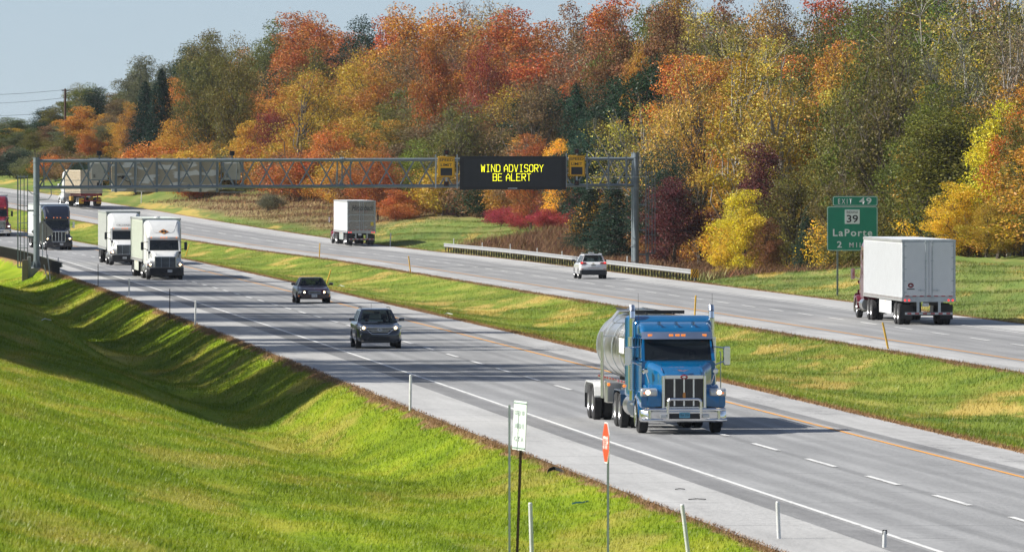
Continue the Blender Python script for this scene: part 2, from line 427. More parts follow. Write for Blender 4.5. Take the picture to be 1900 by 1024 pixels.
def blades(name, n, ur, Dr_, h, w, mat, seed, dens=None, lean=.5):
    r = np.random.RandomState(seed)
    D = Dr_[0]+(Dr_[1]-Dr_[0])*r.rand(n)**(1.0); u = ur[0]+(ur[1]-ur[0])*r.rand(n)
    if dens is not None:
        k = dens(u, D); m = r.rand(n) < k; u, D = u[m], D[m]
    X = u+shift(u, D)
    vis = np.abs(X) < D*(950/F)*1.06+1.0; u, D, X = u[vis], D[vis], X[vis]; n = len(u)
    Z = gz(u, D); hh = h*(.5+1.0*r.rand(n)**1.5); ww = w*(.6+.8*r.rand(n)); th = r.rand(n)*math.pi*2
    dx, dy = np.cos(th)*ww/2, np.sin(th)*ww/2; lx, ly = (r.rand(n)-.5)*lean*2*hh+.25*hh, (r.rand(n)-.5)*lean*2*hh
    P = np.empty((n, 3, 3)); P[:, 0] = np.stack([X-dx, D-dy, Z-.01], -1); P[:, 1] = np.stack([X+dx, D+dy, Z-.01], -1)
    P[:, 2] = np.stack([X+lx, D+ly, Z+hh], -1)
    me = bpy.data.meshes.new(name); me.vertices.add(3*n); me.vertices.foreach_set('co', P.reshape(-1))
    me.loops.add(3*n); me.loops.foreach_set('vertex_index', np.arange(3*n, dtype=np.int32))
    me.polygons.add(n); me.polygons.foreach_set('loop_start', (np.arange(n)*3).astype(np.int32)); me.polygons.foreach_set('loop_total', np.full(n, 3, np.int32))
    me.update(calc_edges=True)
    ul = me.uv_layers.new(name='UVMap'); q = np.repeat(np.stack([u, D], -1), 3, axis=0); ul.data.foreach_set('uv', q.reshape(-1))
    me.materials.append(mat); o = bpy.data.objects.new(name, me); COL.objects.link(o)
    return tag(o, kind='stuff', cat='grass')
def patchy(u, D): return .35+.65*(np.sin(u*1.3+D*.31)+np.sin(D*.77-u*.6)+np.sin(u*2.9+D*.13) > -.6)
a = blades('grass', 600000, (-9, UL-.1), (125, 330), .085, .018, M_blade, 1); a['label'] = 'bright green mown grass on the near left slope'
a = blades('grass', 220000, (6, UL-.1), (330, 640), .11, .024, M_blade, 2); a['label'] = 'shaded green grass in the ditch and slope left of the road'
a = blades('grass', 420000, (UM0+.05, UM1-.05), (200, 900), .11, .022, M_blade, 3, lambda u, D: .25+.75*(D < 480)); a['label'] = 'yellow green grass on the median between the carriageways'
a = blades('grass', 220000, (UR+.15, 78), (400, 900), .11, .035, M_blade, 4); a['label'] = 'dry green grass on the bank right of the far carriageway'
# dead weeds matted along the pavement edges
g = NG('dead_weeds'); isl = g.n('ShaderNodeNewGeometry').outputs['Random Per Island']
M_weed = g.done(g.bsdf(g.ramp(isl, [(0, (.13, .06, .03)), (.5, (.27, .15, .08)), (1, (.42, .29, .16))]), .9, spec=.1))
for i, (a0, a1, d0, d1, nn, ls) in enumerate([(UL-.3, UL+.08, 150, 600, 9000, 'brown dead weeds along the left shoulder edge'), (UM0-.1, UM0+.6, 190, 700, 18000, 'brown dead weeds along the near edge of the median'), (UM1-.5, UM1+.05, 320, 800, 9000, 'thin brown weeds along the far edge of the median'), (UR-.05, UR+.5, 390, 900, 8000, 'brown dead weeds along the far shoulder edge')]):
    o = blades('dead_weeds', int(nn*3), (a0, a1), (d0, d1), .06, .02, M_weed, 20+i, patchy, .9); o['label'] = ls; o['category'] = 'weeds'
# tall dry brush behind the far guardrail
def brushmat(nm, st):
    g = NG(nm); isl = g.n('ShaderNodeNewGeometry').outputs['Random Per Island']; return g.done(g.bsdf(g.ramp(isl, st), .9, spec=.1))
M_brush = brushmat('brown_brush', [(0, (.07, .03, .025)), (.45, (.17, .085, .055)), (.75, (.26, .15, .08)), (.93, (.3, .24, .1)), (1, (.35, .12, .05))])
M_sumac = brushmat('crimson_brush', [(0, (.16, .01, .02)), (.5, (.42, .03, .05)), (.85, (.55, .1, .1)), (1, (.45, .2, .08))])
o = blades('brush', 120000, (64.5, 82), (560, 745), .8, .055, M_brush, 31, lambda u, D: np.clip((u-63.5)/5, .15, 1), .9); tag(o, 'brown dry brush behind the far guardrail under the sign gantry', 'brush', kind='stuff')
o = blades('brush', 9000, (63.3, 66), (560, 730), .6, .08, paint('pale_green_weeds', (.3, .29, .11), .9, var=.3), 32, patchy, .35); tag(o, 'pale green weeds standing just behind the far guardrail', 'weeds', kind='stuff')
o = blades('brush', 36000, (66, 84), (840, 960), .26, .06, M_brush, 33, lambda u, D: np.clip((u-64)/8, .1, .9), .35); tag(o, 'russet dry weeds on the slope left of the far trailer', 'brush', kind='stuff')

# ------------------------------------------------------------------ camera, light, sky
cam = bpy.data.cameras.new('camera'); co = bpy.data.objects.new('camera', cam); COL.objects.link(co); SC.camera = co
cam.lens = 36*F/1900; cam.sensor_width = 36; cam.clip_start = 1; cam.clip_end = 30000
cam.dof.use_dof = True; cam.dof.focus_distance = 520; cam.dof.aperture_fstop = 11.0
co.location = (0, 0, H); co.rotation_euler = (R(90)-math.atan((512-HY)/F), 0, 0)
SUN_EL, SUN_AZ = 39.0, -91.0      # azimuth from +Y, negative = left
az = R(SUN_AZ); sd = Vector((math.sin(az)*math.cos(R(SUN_EL)), math.cos(az)*math.cos(R(SUN_EL)), math.sin(R(SUN_EL))))
sl = bpy.data.lights.new('sun', 'SUN'); sl.energy = 4.7; sl.angle = R(.53); sl.color = (1.0, .95, .87)
so = bpy.data.objects.new('sun', sl); COL.objects.link(so); so.rotation_euler = (-sd).to_track_quat('-Z', 'Y').to_euler(); so.location = (-50, 300, 80)
wd = bpy.data.worlds.new('World'); SC.world = wd; wd.use_nodes = True; nt = wd.node_tree
bg = nt.nodes['Background']; sky = nt.nodes.new('ShaderNodeTexSky'); sky.sky_type = 'NISHITA'; sky.sun_disc = False
sky.sun_elevation = R(SUN_EL); sky.sun_rotation = az % (2*math.pi); sky.air_density = 1.0; sky.dust_density = SKY_DUST; sky.ozone_density = SKY_OZ; sky.altitude = 200
tc = nt.nodes.new('ShaderNodeTexCoord'); va = nt.nodes.new('ShaderNodeVectorMath'); va.operation = 'ADD'; va.inputs[1].default_value = (0, 0, SKY_LIFT)
vn = nt.nodes.new('ShaderNodeVectorMath'); vn.operation = 'NORMALIZE'; nt.links.new(tc.outputs['Generated'], va.inputs[0]); nt.links.new(va.outputs[0], vn.inputs[0]); nt.links.new(vn.outputs[0], sky.inputs[0])
hs = nt.nodes.new('ShaderNodeHueSaturation'); hs.inputs['Saturation'].default_value = SKY_SAT; nt.links.new(sky.outputs[0], hs.inputs['Color'])
tm_ = nt.nodes.new('ShaderNodeMix'); tm_.data_type = 'RGBA'; tm_.blend_type = 'MULTIPLY'; tm_.inputs[0].default_value = 1; tm_.inputs[7].default_value = (.99, 1.0, 1.05, 1)
nt.links.new(hs.outputs[0], tm_.inputs[6]); nt.links.new(tm_.outputs[2], bg.inputs[0]); bg.inputs[1].default_value = SKY_STR
SC.view_settings.view_transform = 'Standard'; SC.view_settings.look = 'None'; SC.view_settings.gamma = 1; SC.view_settings.exposure = EXPO
SC.cycles.max_bounces = 6; SC.cycles.transparent_max_bounces = 8; SC.cycles.diffuse_bounces = 3
# ------------------------------------------------------------------ trees
def leafmat():
    g = NG('autumn_leaves'); oi = g.n('ShaderNodeObjectInfo'); c = oi.outputs['Color']
    isl = g.n('ShaderNodeNewGeometry').outputs['Random Per Island']
    hs = g.n('ShaderNodeHueSaturation'); g.set(hs.inputs['Color'], c)
    n = g.noise(.42, g.n('ShaderNodeNewGeometry').outputs['Position'], 3.0)
    g.set(hs.inputs['Hue'], g.math('ADD', .5, g.math('ADD', g.math('MULTIPLY', g.math('SUBTRACT', isl, .42), .045), g.math('MULTIPLY', g.math('SUBTRACT', n, .46), .09))))
    g.set(hs.inputs['Saturation'], g.math('ADD', .86, g.math('MULTIPLY', g.math('FRACT', g.math('MULTIPLY', isl, 17.0)), .16)))
    g.set(hs.inputs['Value'], g.math('MULTIPLY', g.math('ADD', .62, g.math('MULTIPLY', g.math('FRACT', g.math('MULTIPLY', isl, 53.0)), .65)), g.math('ADD', .55, g.math('MULTIPLY', g.noise(.8, g.n('ShaderNodeNewGeometry').outputs['Position'], 2.0), .85))))
    col = hs.outputs[0]
    d = g.n('ShaderNodeBsdfDiffuse'); t = g.n('ShaderNodeBsdfTranslucent'); g.set(d.inputs[0], col); g.set(t.inputs[0], col)
    gl = g.n('ShaderNodeBsdfGlossy'); gl.inputs['Roughness'].default_value = .4; gl.inputs[0].default_value = (.8, .8, .8, 1)
    m1 = g.n('ShaderNodeMixShader'); m1.inputs[0].default_value = .24; g.nt.links.new(d.outputs[0], m1.inputs[1]); g.nt.links.new(t.outputs[0], m1.inputs[2])
    m2 = g.n('ShaderNodeMixShader'); m2.inputs[0].default_value = .012; g.nt.links.new(m1.outputs[0], m2.inputs[1]); g.nt.links.new(gl.outputs[0], m2.inputs[2])
    return g.done(m2.outputs[0])
M_leaf = leafmat()
M_bark = paint('grey_brown_bark', (.10, .08, .065), .9, var=.35, scale=1.0)
M_barkp = paint('pale_grey_bark', (.30, .28, .25), .85, var=.3, scale=1.0)

def leaves_mesh(name, P, size, r, flat=0.0):
    n = len(P); a = r.normal(size=(n, 3)); a[:, 2] *= (1-flat); a /= np.linalg.norm(a, axis=1)[:, None]
    b = r.normal(size=(n, 3)); b -= (b*a).sum(1)[:, None]*a; b /= np.linalg.norm(b, axis=1)[:, None]
    s = size*(.6+.8*r.rand(n))[:, None]; Q = np.empty((n, 4, 3))
    Q[:, 0] = P-a*s*.5; Q[:, 1] = P+b*s*.32; Q[:, 2] = P+a*s*.5; Q[:, 3] = P-b*s*.32
    me = bpy.data.meshes.new(name); me.vertices.add(4*n); me.vertices.foreach_set('co', Q.reshape(-1))
    me.loops.add(4*n); me.loops.foreach_set('vertex_index', np.arange(4*n, dtype=np.int32))
    me.polygons.add(n); me.polygons.foreach_set('loop_start', (np.arange(n)*4).astype(np.int32)); me.polygons.foreach_set('loop_total', np.full(n, 4, np.int32))
    me.update(calc_edges=True); me.materials.append(M_leaf); return me
def limb(mb, p0, p1, r0, r1, r, n=5, k=4, wob=.06):
    p0, p1 = np.array(p0, float), np.array(p1, float); L = np.linalg.norm(p1-p0); pts = []
    for i in range(k+1):
        t = i/k; q = p0+(p1-p0)*t
        if 0 < i < k: q = q+r.normal(size=3)*L*wob
        pts.append(q)
    for i in range(k): mb.cyl(pts[i], pts[i+1], r0+(r1-r0)*i/k, r0+(r1-r0)*(i+1)/k, n=n, cap=False)
    return pts
PROTO = {}
def make_proto(kind, var):
    """unit tree: height 1 m up z, crown radius in the same unit; scaled on placing"""
    r = np.random.RandomState(hash((len(kind)*7+ord(kind[0]), var)) % 10000 + var*13)
    Ht = 18.0; mb = MB(); P = []
    par = dict(  # radius, crown base, lobes, lobe radius, leaves, leaf size, shell, twig count, pale bark
        round=(5.4, .07, 60, 1.75, 26000, .2, .5, 2, False),
        oval=(4.2, .05, 52, 1.5, 22000, .2, .45, 2, False),
        thin=(4.8, .06, 60, 1.55, 13500, .18, .15, 5, True),
        poplar=(3.6, .06, 60, 1.15, 12000, .18, .15, 4, True),
        bare=(4.4, .12, 50, 1.4, 6000, .17, .1, 7, True),
        conifer=(3.6, .06, 0, 0, 24000, .2, 0, 0, False),
        shrub=(9.0, .02, 40, 3.8, 11000, .5, .4, 2, False))[kind]
    Rc, cb, NL, lr, nl, ls, shell, tw, pale = par
    limb(mb, (0, 0, -.4), (r.normal()*.3, r.normal()*.3, Ht*(.93 if kind == 'conifer' else .62)), .26 if kind != 'shrub' else .3, .07, r, 7, 5, .012)
    if kind == 'conifer':
        nb = 170
        for i in range(nb):
            t = (i+.5)/nb; z = Ht*(cb+(1-cb)*t); L = Rc*(1-t)**.8*(.75+.4*r.rand())+.15; th = i*2.4+r.rand()*.6
            tip = np.array([math.cos(th)*L, math.sin(th)*L, z-L*.32]); base = np.array([0, 0, z])
            if i % 2 == 0: limb(mb, base, tip, .05, .015, r, 3, 2, .02)
            m = int(nl/nb*(L/Rc)*1.9)+8; f = r.rand(m)**.6
            q = base+(tip-base)*f[:, None]; wdt = .16*L+.12
            q[:, 0] += r.normal(size=m)*wdt*.75; q[:, 1] += r.normal(size=m)*wdt*.75; q[:, 2] -= np.abs(r.normal(size=m))*.32
            P.append(q)
    else:
        cz = Ht*(cb+1)/2; hz = Ht*(1-cb)/2; C = []
        asym = r.normal(size=3)*.12
        tries = 0
        while len(C) < NL and tries < 4000:
            tries += 1
            d = r.normal(size=3); d /= np.linalg.norm(d); rad = (r.rand()**.45)
            rr = Rc*(.78+.25*math.sin(3*math.atan2(d[1], d[0])+var)+.1*r.normal())
            wz = .55+.45*min(1, max(0, (1-(d[2]*rad*.5+.5))*2.2)) if kind != 'poplar' else .6+.4*(1-(d[2]*rad*.5+.5))
            q = np.array([d[0]*rr*rad*wz+asym[0]*Rc, d[1]*rr*rad*wz+asym[1]*Rc, cz+d[2]*(hz-lr*.6)*rad])
            if all(np.linalg.norm((q-c)*[1, 1, .8]) > lr*.62 for c in C): C.append(q)
        for i, c in enumerate(C):
            l = lr*(.6+.7*r.rand()); up = max(Ht*cb*.8, c[2]-math.hypot(c[0], c[1])*(.9 if kind not in ('poplar', 'thin', 'bare') else 1.5)-1.0)
            up = min(up, Ht*.6)
            if i % (2 if not pale else 1) == 0:
                limb(mb, (0, 0, up), c, .085, .03, r, 4, 3, .05)
            for _ in range(tw if i % (2 if not pale else 1) == 0 else 0):
                e = c+r.normal(size=3)*l*[.5, .5, .3]; e[2] += l*.9; limb(mb, c, e, .024, .008, r, 3, 2, .03)
            m = int(nl/len(C)*(.5+1.0*r.rand())); d = r.normal(size=(m, 3)); d /= np.linalg.norm(d, axis=1)[:, None]
            k = (shell+(1-shell)*r.rand(m)**.7)*l; k *= 1+.22*np.sin(d[:, 0]*5+i)*np.cos(d[:, 2]*6+i)
            q = c+d*k[:, None]*[1, 1, .82]; 
            # small sprays stand out of the clump so its outline is ragged
            j = r.randint(0, m, size=m//3); q[j] += d[j]*l*(.25*r.rand(len(j))[:, None])
            P.append(q)
    P = np.concatenate(P); P = P[P[:, 2] > .3]
    lm = leaves_mesh('crown', P, ls, r, .3 if kind == 'conifer' else 0)
    tm = bpy.data.meshes.new('trunk'); tm.from_pydata(mb.v, [], mb.f); tm.materials.append(M_barkp if kind in ('bare', 'poplar') else M_bark)
    PROTO[(kind, var)] = (lm, tm, Ht, Rc)
for k, nv in (('round', 3), ('oval', 3), ('thin', 3), ('poplar', 2), ('bare', 2), ('conifer', 2), ('shrub', 3)):
    for v in range(nv): make_proto(k, v)
NV = {'round': 3, 'oval': 3, 'thin': 3, 'poplar': 2, 'bare': 2, 'conifer': 2, 'shrub': 3}
CO = dict(olive=(.165, .15, .03), green=(.15, .175, .02), lime=(.22, .26, .02), darkgreen=(.025, .055, .028), conifer=(.016, .040, .026), pine=(.035, .075, .045),
          gold=(.52, .28, .02), yellow=(.85, .52, .01), orange=(.54, .20, .02), redor=(.48, .12, .022), red=(.30, .045, .025), crimson=(.36, .03, .05),
          rust=(.26, .115, .04), brown=(.22, .13, .06), tan=(.40, .26, .08), purple=(.13, .035, .04), grey=(.27, .22, .11), greygreen=(.15, .165, .08), palegold=(.56, .38, .05))
CN = dict(olive='olive green', green='green', lime='yellow green', darkgreen='dark green', conifer='dark', pine='blue green', gold='golden', yellow='bright yellow', orange='orange',
          redor='red orange', red='deep red', crimson='crimson', rust='rust coloured', brown='brown', tan='tan', purple='dark purple red', grey='grey half bare', greygreen='grey green', palegold='pale gold')
KN = {'round': 'broad tree', 'oval': 'oval tree', 'thin': 'loose leafed tree', 'poplar': 'upright tree', 'bare': 'half bare tree', 'conifer': 'spruce', 'shrub': 'shrub'}
USED = {}
def place_tree(x, D, ytop, width, kind, col, where, shrub=False, u=None, z=None, hgt=None, var=None, group=None, seed=None):
    if u is None and D > 850:
        mn = UR+(17 if kind != 'shrub' else 7)
        while D < 1300 and u_of((x-CX)*D/F, D) < mn: D += 4
    p = W(u, D) if u is not None else at_px(x, D)
    h = hgt if hgt else max(2.0, zpx(ytop, D)-p.z)
    v = rng.randrange(NV[kind]) if var is None else var
    lm, tm, Ht, Rc = PROTO[(kind, v)]
    nm = {'conifer': 'spruce_tree', 'shrub': 'shrub'}.get(kind, 'tree')
    e = bpy.data.objects.new(nm, None); COL.objects.link(e); e.location = p; e.rotation_euler = (0, 0, rng.uniform(0, 6.28)); e.empty_display_size = .3
    sz = h/Ht; sx = (width/2)/Rc
    e.scale = (sx, sx*rng.uniform(.92, 1.08), sz)
    c = bpy.data.objects.new('crown', lm); COL.objects.link(c); c.parent = e
    base = CO[col]; j = lambda: rng.uniform(.85, 1.17)
    c.color = (min(1, base[0]*j()), min(1, base[1]*j()), min(1, base[2]*j()), 1)
    t = bpy.data.objects.new('trunk' if kind != 'shrub' else 'stem', tm); COL.objects.link(t); t.parent = e
    lab = '%s %s %s' % (CN[col], KN[kind], where); lab = ' '.join(lab.split()[:16])
    e['label'] = lab; e['category'] = 'shrub' if kind == 'shrub' else 'tree'
    e['group'] = group or ('roadside shrubs' if kind == 'shrub' else 'trees of the autumn wood beyond the far road')
    return e
def lerpt(x, T): return float(np.interp(x, T[0], T[1]))
SKYL = ([-200, 0, 60, 100, 150, 200, 240, 300, 330, 360, 420, 460, 500, 540, 600, 670, 700, 760, 850, 1000, 1040, 1080, 1110, 1150, 1200, 1300, 1400, 1440, 1500, 1900, 2200],
        [230, 228, 212, 208, 190, 178, 152, 130, 92, 66, 62, 80, 52, 28, 24, 42, 24, 8, 2, 14, 24, 10, 18, -8, -30, -38, -30, -14, -45, -90, -100])
FRONT = ([-100, 0, 200, 300, 400, 500, 700, 900, 1000, 1100, 1200, 1300, 1400, 1500, 1600, 1750, 1900, 2200],
         [300, 292, 275, 240, 225, 215, 205, 225, 245, 225, 190, 160, 180, 160, 130, 170, 190, 150])
# which leaf colours fill which part of the wood: x range, height tier range, choices (kind, colour)
PAL = [
 (-300, 200, 0, .5, [('oval', 'olive'), ('round', 'olive'), ('oval', 'gold'), ('thin', 'greygreen'), ('oval', 'brown'), ('oval', 'greygreen'), ('oval', 'darkgreen')]),
 (-300, 200, .5, 2, [('round', 'olive'), ('oval', 'darkgreen'), ('round', 'greygreen'), ('round', 'olive'), ('oval', 'brown')]),
 (200, 330, 0, .6, [('oval', 'brown'), ('oval', 'orange'), ('oval', 'gold'), ('round', 'rust'), ('round', 'olive')]),
 (200, 330, .6, 2, [('round', 'olive'), ('conifer', 'conifer'), ('oval', 'greygreen')]),
 (330, 460, 0, .6, [('thin', 'gold'), ('round', 'gold'), ('oval', 'orange'), ('thin', 'olive')]),
 (330, 460, .6, 2, [('round', 'olive'), ('round', 'darkgreen'), ('round', 'olive')]),
 (460, 700, 0, .5, [('oval', 'orange'), ('round', 'gold'), ('oval', 'yellow'), ('round', 'orange'), ('thin', 'gold'), ('oval', 'redor'), ('thin', 'olive')]),
 (460, 700, .5, .8, [('round', 'orange'), ('thin', 'rust'), ('round', 'gold'), ('oval', 'redor'), ('thin', 'tan')]),
 (460, 700, .8, 2, [('round', 'olive'), ('round', 'darkgreen'), ('oval', 'redor'), ('round', 'orange')]),
 (700, 1010, 0, .45, [('thin', 'gold'), ('thin', 'olive'), ('oval', 'orange'), ('thin', 'brown'), ('round', 'olive')]),
 (700, 1010, .45, .75, [('thin', 'gold'), ('thin', 'rust'), ('round', 'brown'), ('thin', 'olive'), ('round', 'orange')]),
 (700, 1010, .75, 2, [('oval', 'redor'), ('round', 'rust'), ('oval', 'orange'), ('thin', 'rust'), ('oval', 'redor'), ('thin', 'tan')]),
 (1010, 1260, 0, .5, [('conifer', 'pine'), ('round', 'darkgreen'), ('round', 'olive'), ('oval', 'darkgreen')]),
 (1010, 1260, .5, 2, [('round', 'rust'), ('oval', 'redor'), ('round', 'brown'), ('round', 'olive'), ('bare', 'grey')]),
 (1260, 1560, 0, .5, [('thin', 'gold'), ('oval', 'orange'), ('thin', 'palegold'), ('round', 'olive'), ('thin', 'yellow')]),
 (1260, 1560, .5, .85, [('poplar', 'palegold'), ('thin', 'gold'), ('thin', 'olive'), ('poplar', 'tan')]),
 (1260, 1560, .85, 2, [('oval', 'redor'), ('round', 'rust'), ('round', 'brown'), ('thin', 'gold')]),
 (1560, 1740, 0, .6, [('thin', 'green'), ('round', 'olive'), ('thin', 'olive'), ('round', 'green')]),
 (1560, 1740, .6, 2, [('thin', 'green'), ('thin', 'olive'), ('round', 'olive'), ('thin', 'green')]),
 (1740, 2600, 0, .5, [('thin', 'gold'), ('round', 'olive'), ('thin', 'olive'), ('round', 'gold'), ('thin', 'green')]),
 (1740, 2600, .5, 2, [('bare', 'grey'), ('thin', 'olive'), ('bare', 'palegold'), ('thin', 'tan'), ('thin', 'olive')]),
]
LM = [(-400, 60, 'far left beyond the gantry column'), (60, 180, 'behind the utility pole and container truck'), (180, 330, 'above the left end of the gantry'), (330, 470, 'where the skyline climbs at left'),
      (470, 620, 'over the middle of the gantry truss'), (620, 790, 'above the trailer lettered in script'), (790, 930, 'above the left speed limit sign'), (930, 1060, 'above the message board'),
      (1060, 1200, 'near the right gantry column'), (1200, 1340, 'right of the right gantry column'), (1340, 1520, 'above the yellow bush left of the exit sign'), (1520, 1660, 'behind the green exit sign'), (1660, 1800, 'above the white trailer at right'), (1800, 2700, 'at the right edge of the wood')]
def where(x, tier):
    w = [l for a, b, l in LM if a <= x < b]
    t = 'low in front' if tier < .25 else ('half way up' if tier < .7 else 'on the skyline')
    return t+' '+(w[0] if w else '')
ROWS = [(21, 0.0, 9.0, 8.5), (29, .38, 9.5, 10.2), (38, .72, 10.0, 11.2), (49, 1.0, 10.5, 11.5)]
for off, tier, spc, wdt in ROWS:
    D = 500.0
    while D < 1210:
        u = UR+off+rng.uniform(-2.5, 2.5); p = W(u, D); x = CX+F*p.x/D
        st = spc*(1.0 if D < 900 or D > 1000 else 1.3)
        if -60-wdt*F/D*.5 < x < 1960+wdt*F/D*.5:
            yt = lerpt(x, FRONT)*(1-tier)+lerpt(x, SKYL)*tier+rng.uniform(-16, 16)*(1.0 if tier < 1 else .9)
            tt = tier+rng.uniform(-.12, .12)
            ch = [c for a, b, t0, t1, c in PAL if a <= x < b and t0 <= max(0, tt) < t1]
            k, c = rng.choice(ch[0] if ch else PAL[0][4])
            w_ = wdt*rng.uniform(.8, 1.2)*(.62 if k == 'conifer' else (.75 if k == 'poplar' else 1))
            if x < 330: yt -= 38; w_ *= .62; k = 'oval' if k in ('thin', 'round') else k
            if tier == 0 and k in ('thin', 'bare'): k = 'oval'
            if off == 21 and 560 < D < 600: pass
            place_tree(x, D, yt, w_, k, c, where(x, tier), u=u)
        D += st*rng.uniform(.85, 1.15)
# trees one would point at: x, D, y of the top, crown width, kind, colour, where it stands
SIG = [
 (168, 1060, 236, 4.5, 'oval', 'redor', 'glowing above the white container truck'),
 (300, 985, 126, 7.5, 'conifer', 'conifer', 'tallest one above the left part of the gantry'),
 (270, 1000, 150, 6.0, 'conifer', 'conifer', 'left of the tallest spruce above the gantry'),
 (240, 975, 182, 4.0, 'oval', 'orange', 'narrow, in front of the dark spruces'),
 (385, 925, 60, 9.0, 'round', 'olive', 'tall with forked top left of the skyline notch'),
 (440, 930, 58, 7.5, 'round', 'olive', 'tall, just right of the forked one on the skyline'),
 (350, 915, 205, 9.5, 'round', 'gold', 'wide, over the back of the far message board'),
 (500, 880, 190, 5.5, 'oval', 'red', 'narrow, above the middle of the truss'),
 (470, 885, 215, 7.0, 'oval', 'gold', 'leaning among orange ones above the truss'),
 (560, 870, 120, 9.5, 'thin', 'gold', 'large with dark limbs in the middle of the wood'),
 (620, 855, 225, 7.5, 'round', 'orange', 'behind the splice of the gantry truss'),
 (700, 850, 260, 6.5, 'round', 'redor', 'low behind the right half of the truss'),
 (735, 842, 350, 5.5, 'oval', 'redor', 'at the field edge right of the script trailer'),
 (680, 858, 360, 5.5, 'oval', 'red', 'low behind the script lettered trailer'),
 (795, 850, 255, 8, 'round', 'lime', 'behind the left speed limit sign'),
 (835, 842, 330, 5.5, 'round', 'green', 'at the edge of the mown bank under the speed limit sign'),
 (905, 880, 50, 6.5, 'round', 'red', 'darkest red crown near the skyline'),
 (815, 890, 40, 6.0, 'oval', 'redor', 'vivid on the skyline left of the darkest red one'),
 (850, 840, 150, 9.5, 'thin', 'olive', 'broad with bare limbs above the left speed sign'),
 (990, 800, 130, 9.5, 'thin', 'brown', 'broad with bare limbs above the message board'),
 (985, 770, 238, 4.5, 'oval', 'redor', 'small, just above the message board'),
 (1040, 765, 248, 4.5, 'oval', 'yellow', 'small, just left of the right speed limit sign'),
 (1085, 745, 215, 8.0, 'round', 'pine', 'rounded one above the right speed limit sign'),
 (1140, 700, 330, 6.5, 'conifer', 'pine', 'under the right end of the truss'),
 (1095, 720, 345, 5.5, 'conifer', 'pine', 'spreading, below the right speed limit sign'),
 (1190, 715, 155, 8.5, 'bare', 'palegold', 'pale with grey limbs over the right gantry column'),
 (1180, 800, 60, 3.5, 'oval', 'orange', 'slim column against the dark gap'),
 (1150, 830, 10, 8.0, 'round', 'rust', 'tall on the skyline by the dark gap'),
 (1215, 815, -5, 8.0, 'oval', 'rust', 'tall on the skyline right of the dark gap'),
 (1250, 645, 318, 5.6, 'oval', 'purple', 'beside the ladder of the right gantry column'),
 (1235, 650, 250, 6.5, 'round', 'pine', 'behind the dark purple red one by the ladder'),
 (1300, 665, 95, 8.5, 'thin', 'palegold', 'tall, left one of the golden stand'),
 (1365, 655, 65, 9.0, 'poplar', 'gold', 'tallest of the golden stand left of the exit sign'),
 (1440, 640, 100, 9.0, 'poplar', 'palegold', 'right one of the golden stand'),
 (1405, 610, 255, 5.6, 'oval', 'purple', 'above the bright yellow bush'),
 (1385, 585, 345, 5.0, 'oval', 'yellow', 'bushy, left of the green exit sign'),
 (1350, 590, 410, 2.8, 'oval', 'yellow', 'small, low at the left foot of the yellow bush'),
 (1420, 583, 400, 2.6, 'oval', 'rust', 'small, low at the right foot of the yellow bush'),
 (1475, 590, 300, 7.0, 'thin', 'olive', 'between the yellow bush and the exit sign'),
 (1500, 580, 380, 3.2, 'conifer', 'pine', 'small one left of the exit sign post'),
 (1610, 615, 70, 9.5, 'thin', 'green', 'feathery, above the exit sign'),
 (1680, 600, 50, 9.0, 'thin', 'olive', 'feathery, right of the exit sign'),
 (1570, 575, 300, 6.5, 'thin', 'olive', 'directly behind the exit sign'),
 (1720, 560, 190, 7.0, 'thin', 'olive', 'above the rear of the white trailer'),
 (1790, 600, 20, 9.0, 'bare', 'grey', 'tall with pale limbs near the upper right corner'),
 (1870, 590, 0, 9.0, 'bare', 'grey', 'tall with pale limbs in the upper right corner'),
 (1850, 548, 185, 6.5, 'round', 'yellow', 'glowing at the right edge'),
 (1900, 545, 155, 6.0, 'round', 'orange', 'cut by the right edge of the picture'),
 (1770, 545, 330, 4.5, 'oval', 'yellow', 'low behind the top of the white trailer'),
 (1830, 540, 370, 4.5, 'round', 'gold', 'low on the bank right of the white trailer'),
]
for i, (x, D, yt, wd_, k, c, w) in enumerate(SIG): place_tree(x, D, yt, wd_, k, c, w)
# wood behind, seen only between crowns, and the low far wood at left
for i in range(24):
    x = rng.uniform(-80, 330); D = rng.uniform(1230, 1600); e = place_tree(x, D, lerpt(x, SKYL)+rng.uniform(0, 50), 11, rng.choice(['round', 'oval']), rng.choice(['olive', 'darkgreen', 'greygreen', 'brown', 'olive']), where(x, .9))
# shrubs along the foot of the wood
SH = []
D = 548.0
while D < 1180:
    x0 = CX+F*W(UR+15, D).x/D
    if not (560 < D < 800 and rng.random() < .35):
        off = rng.uniform(12.5, 18)
        if D < 560 or 735 < D < 835: off = rng.uniform(17, 21)
        if D > 950: off = rng.uniform(6, 12)
        c = rng.choice(['olive', 'brown', 'greygreen', 'olive', 'orange', 'gold', 'darkgreen'] if x0 < 330 else ['orange', 'rust', 'gold', 'brown', 'orange', 'olive', 'gold', 'redor'] if x0 < 760 else (['brown', 'rust', 'purple', 'gold', 'darkgreen', 'orange'] if x0 < 1350 else ['gold', 'olive', 'yellow', 'olive']))
        hh = rng.uniform(2.4, 5.2) if D < 700 else rng.uniform(3.0, 5.6) if x0 > 330 else rng.uniform(2.2, 3.6)
        e = place_tree(x0, D, 0, hh*rng.uniform(1.1, 1.6), 'shrub', c, 'at the foot of the wood '+[l for a, b, l in LM if a <= x0 < b][0] if any(a <= x0 < b for a, b, l in LM) else 'at the foot of the wood', u=UR+off, hgt=hh)
    D += rng.uniform(2.2, 3.8)
D = 858.0
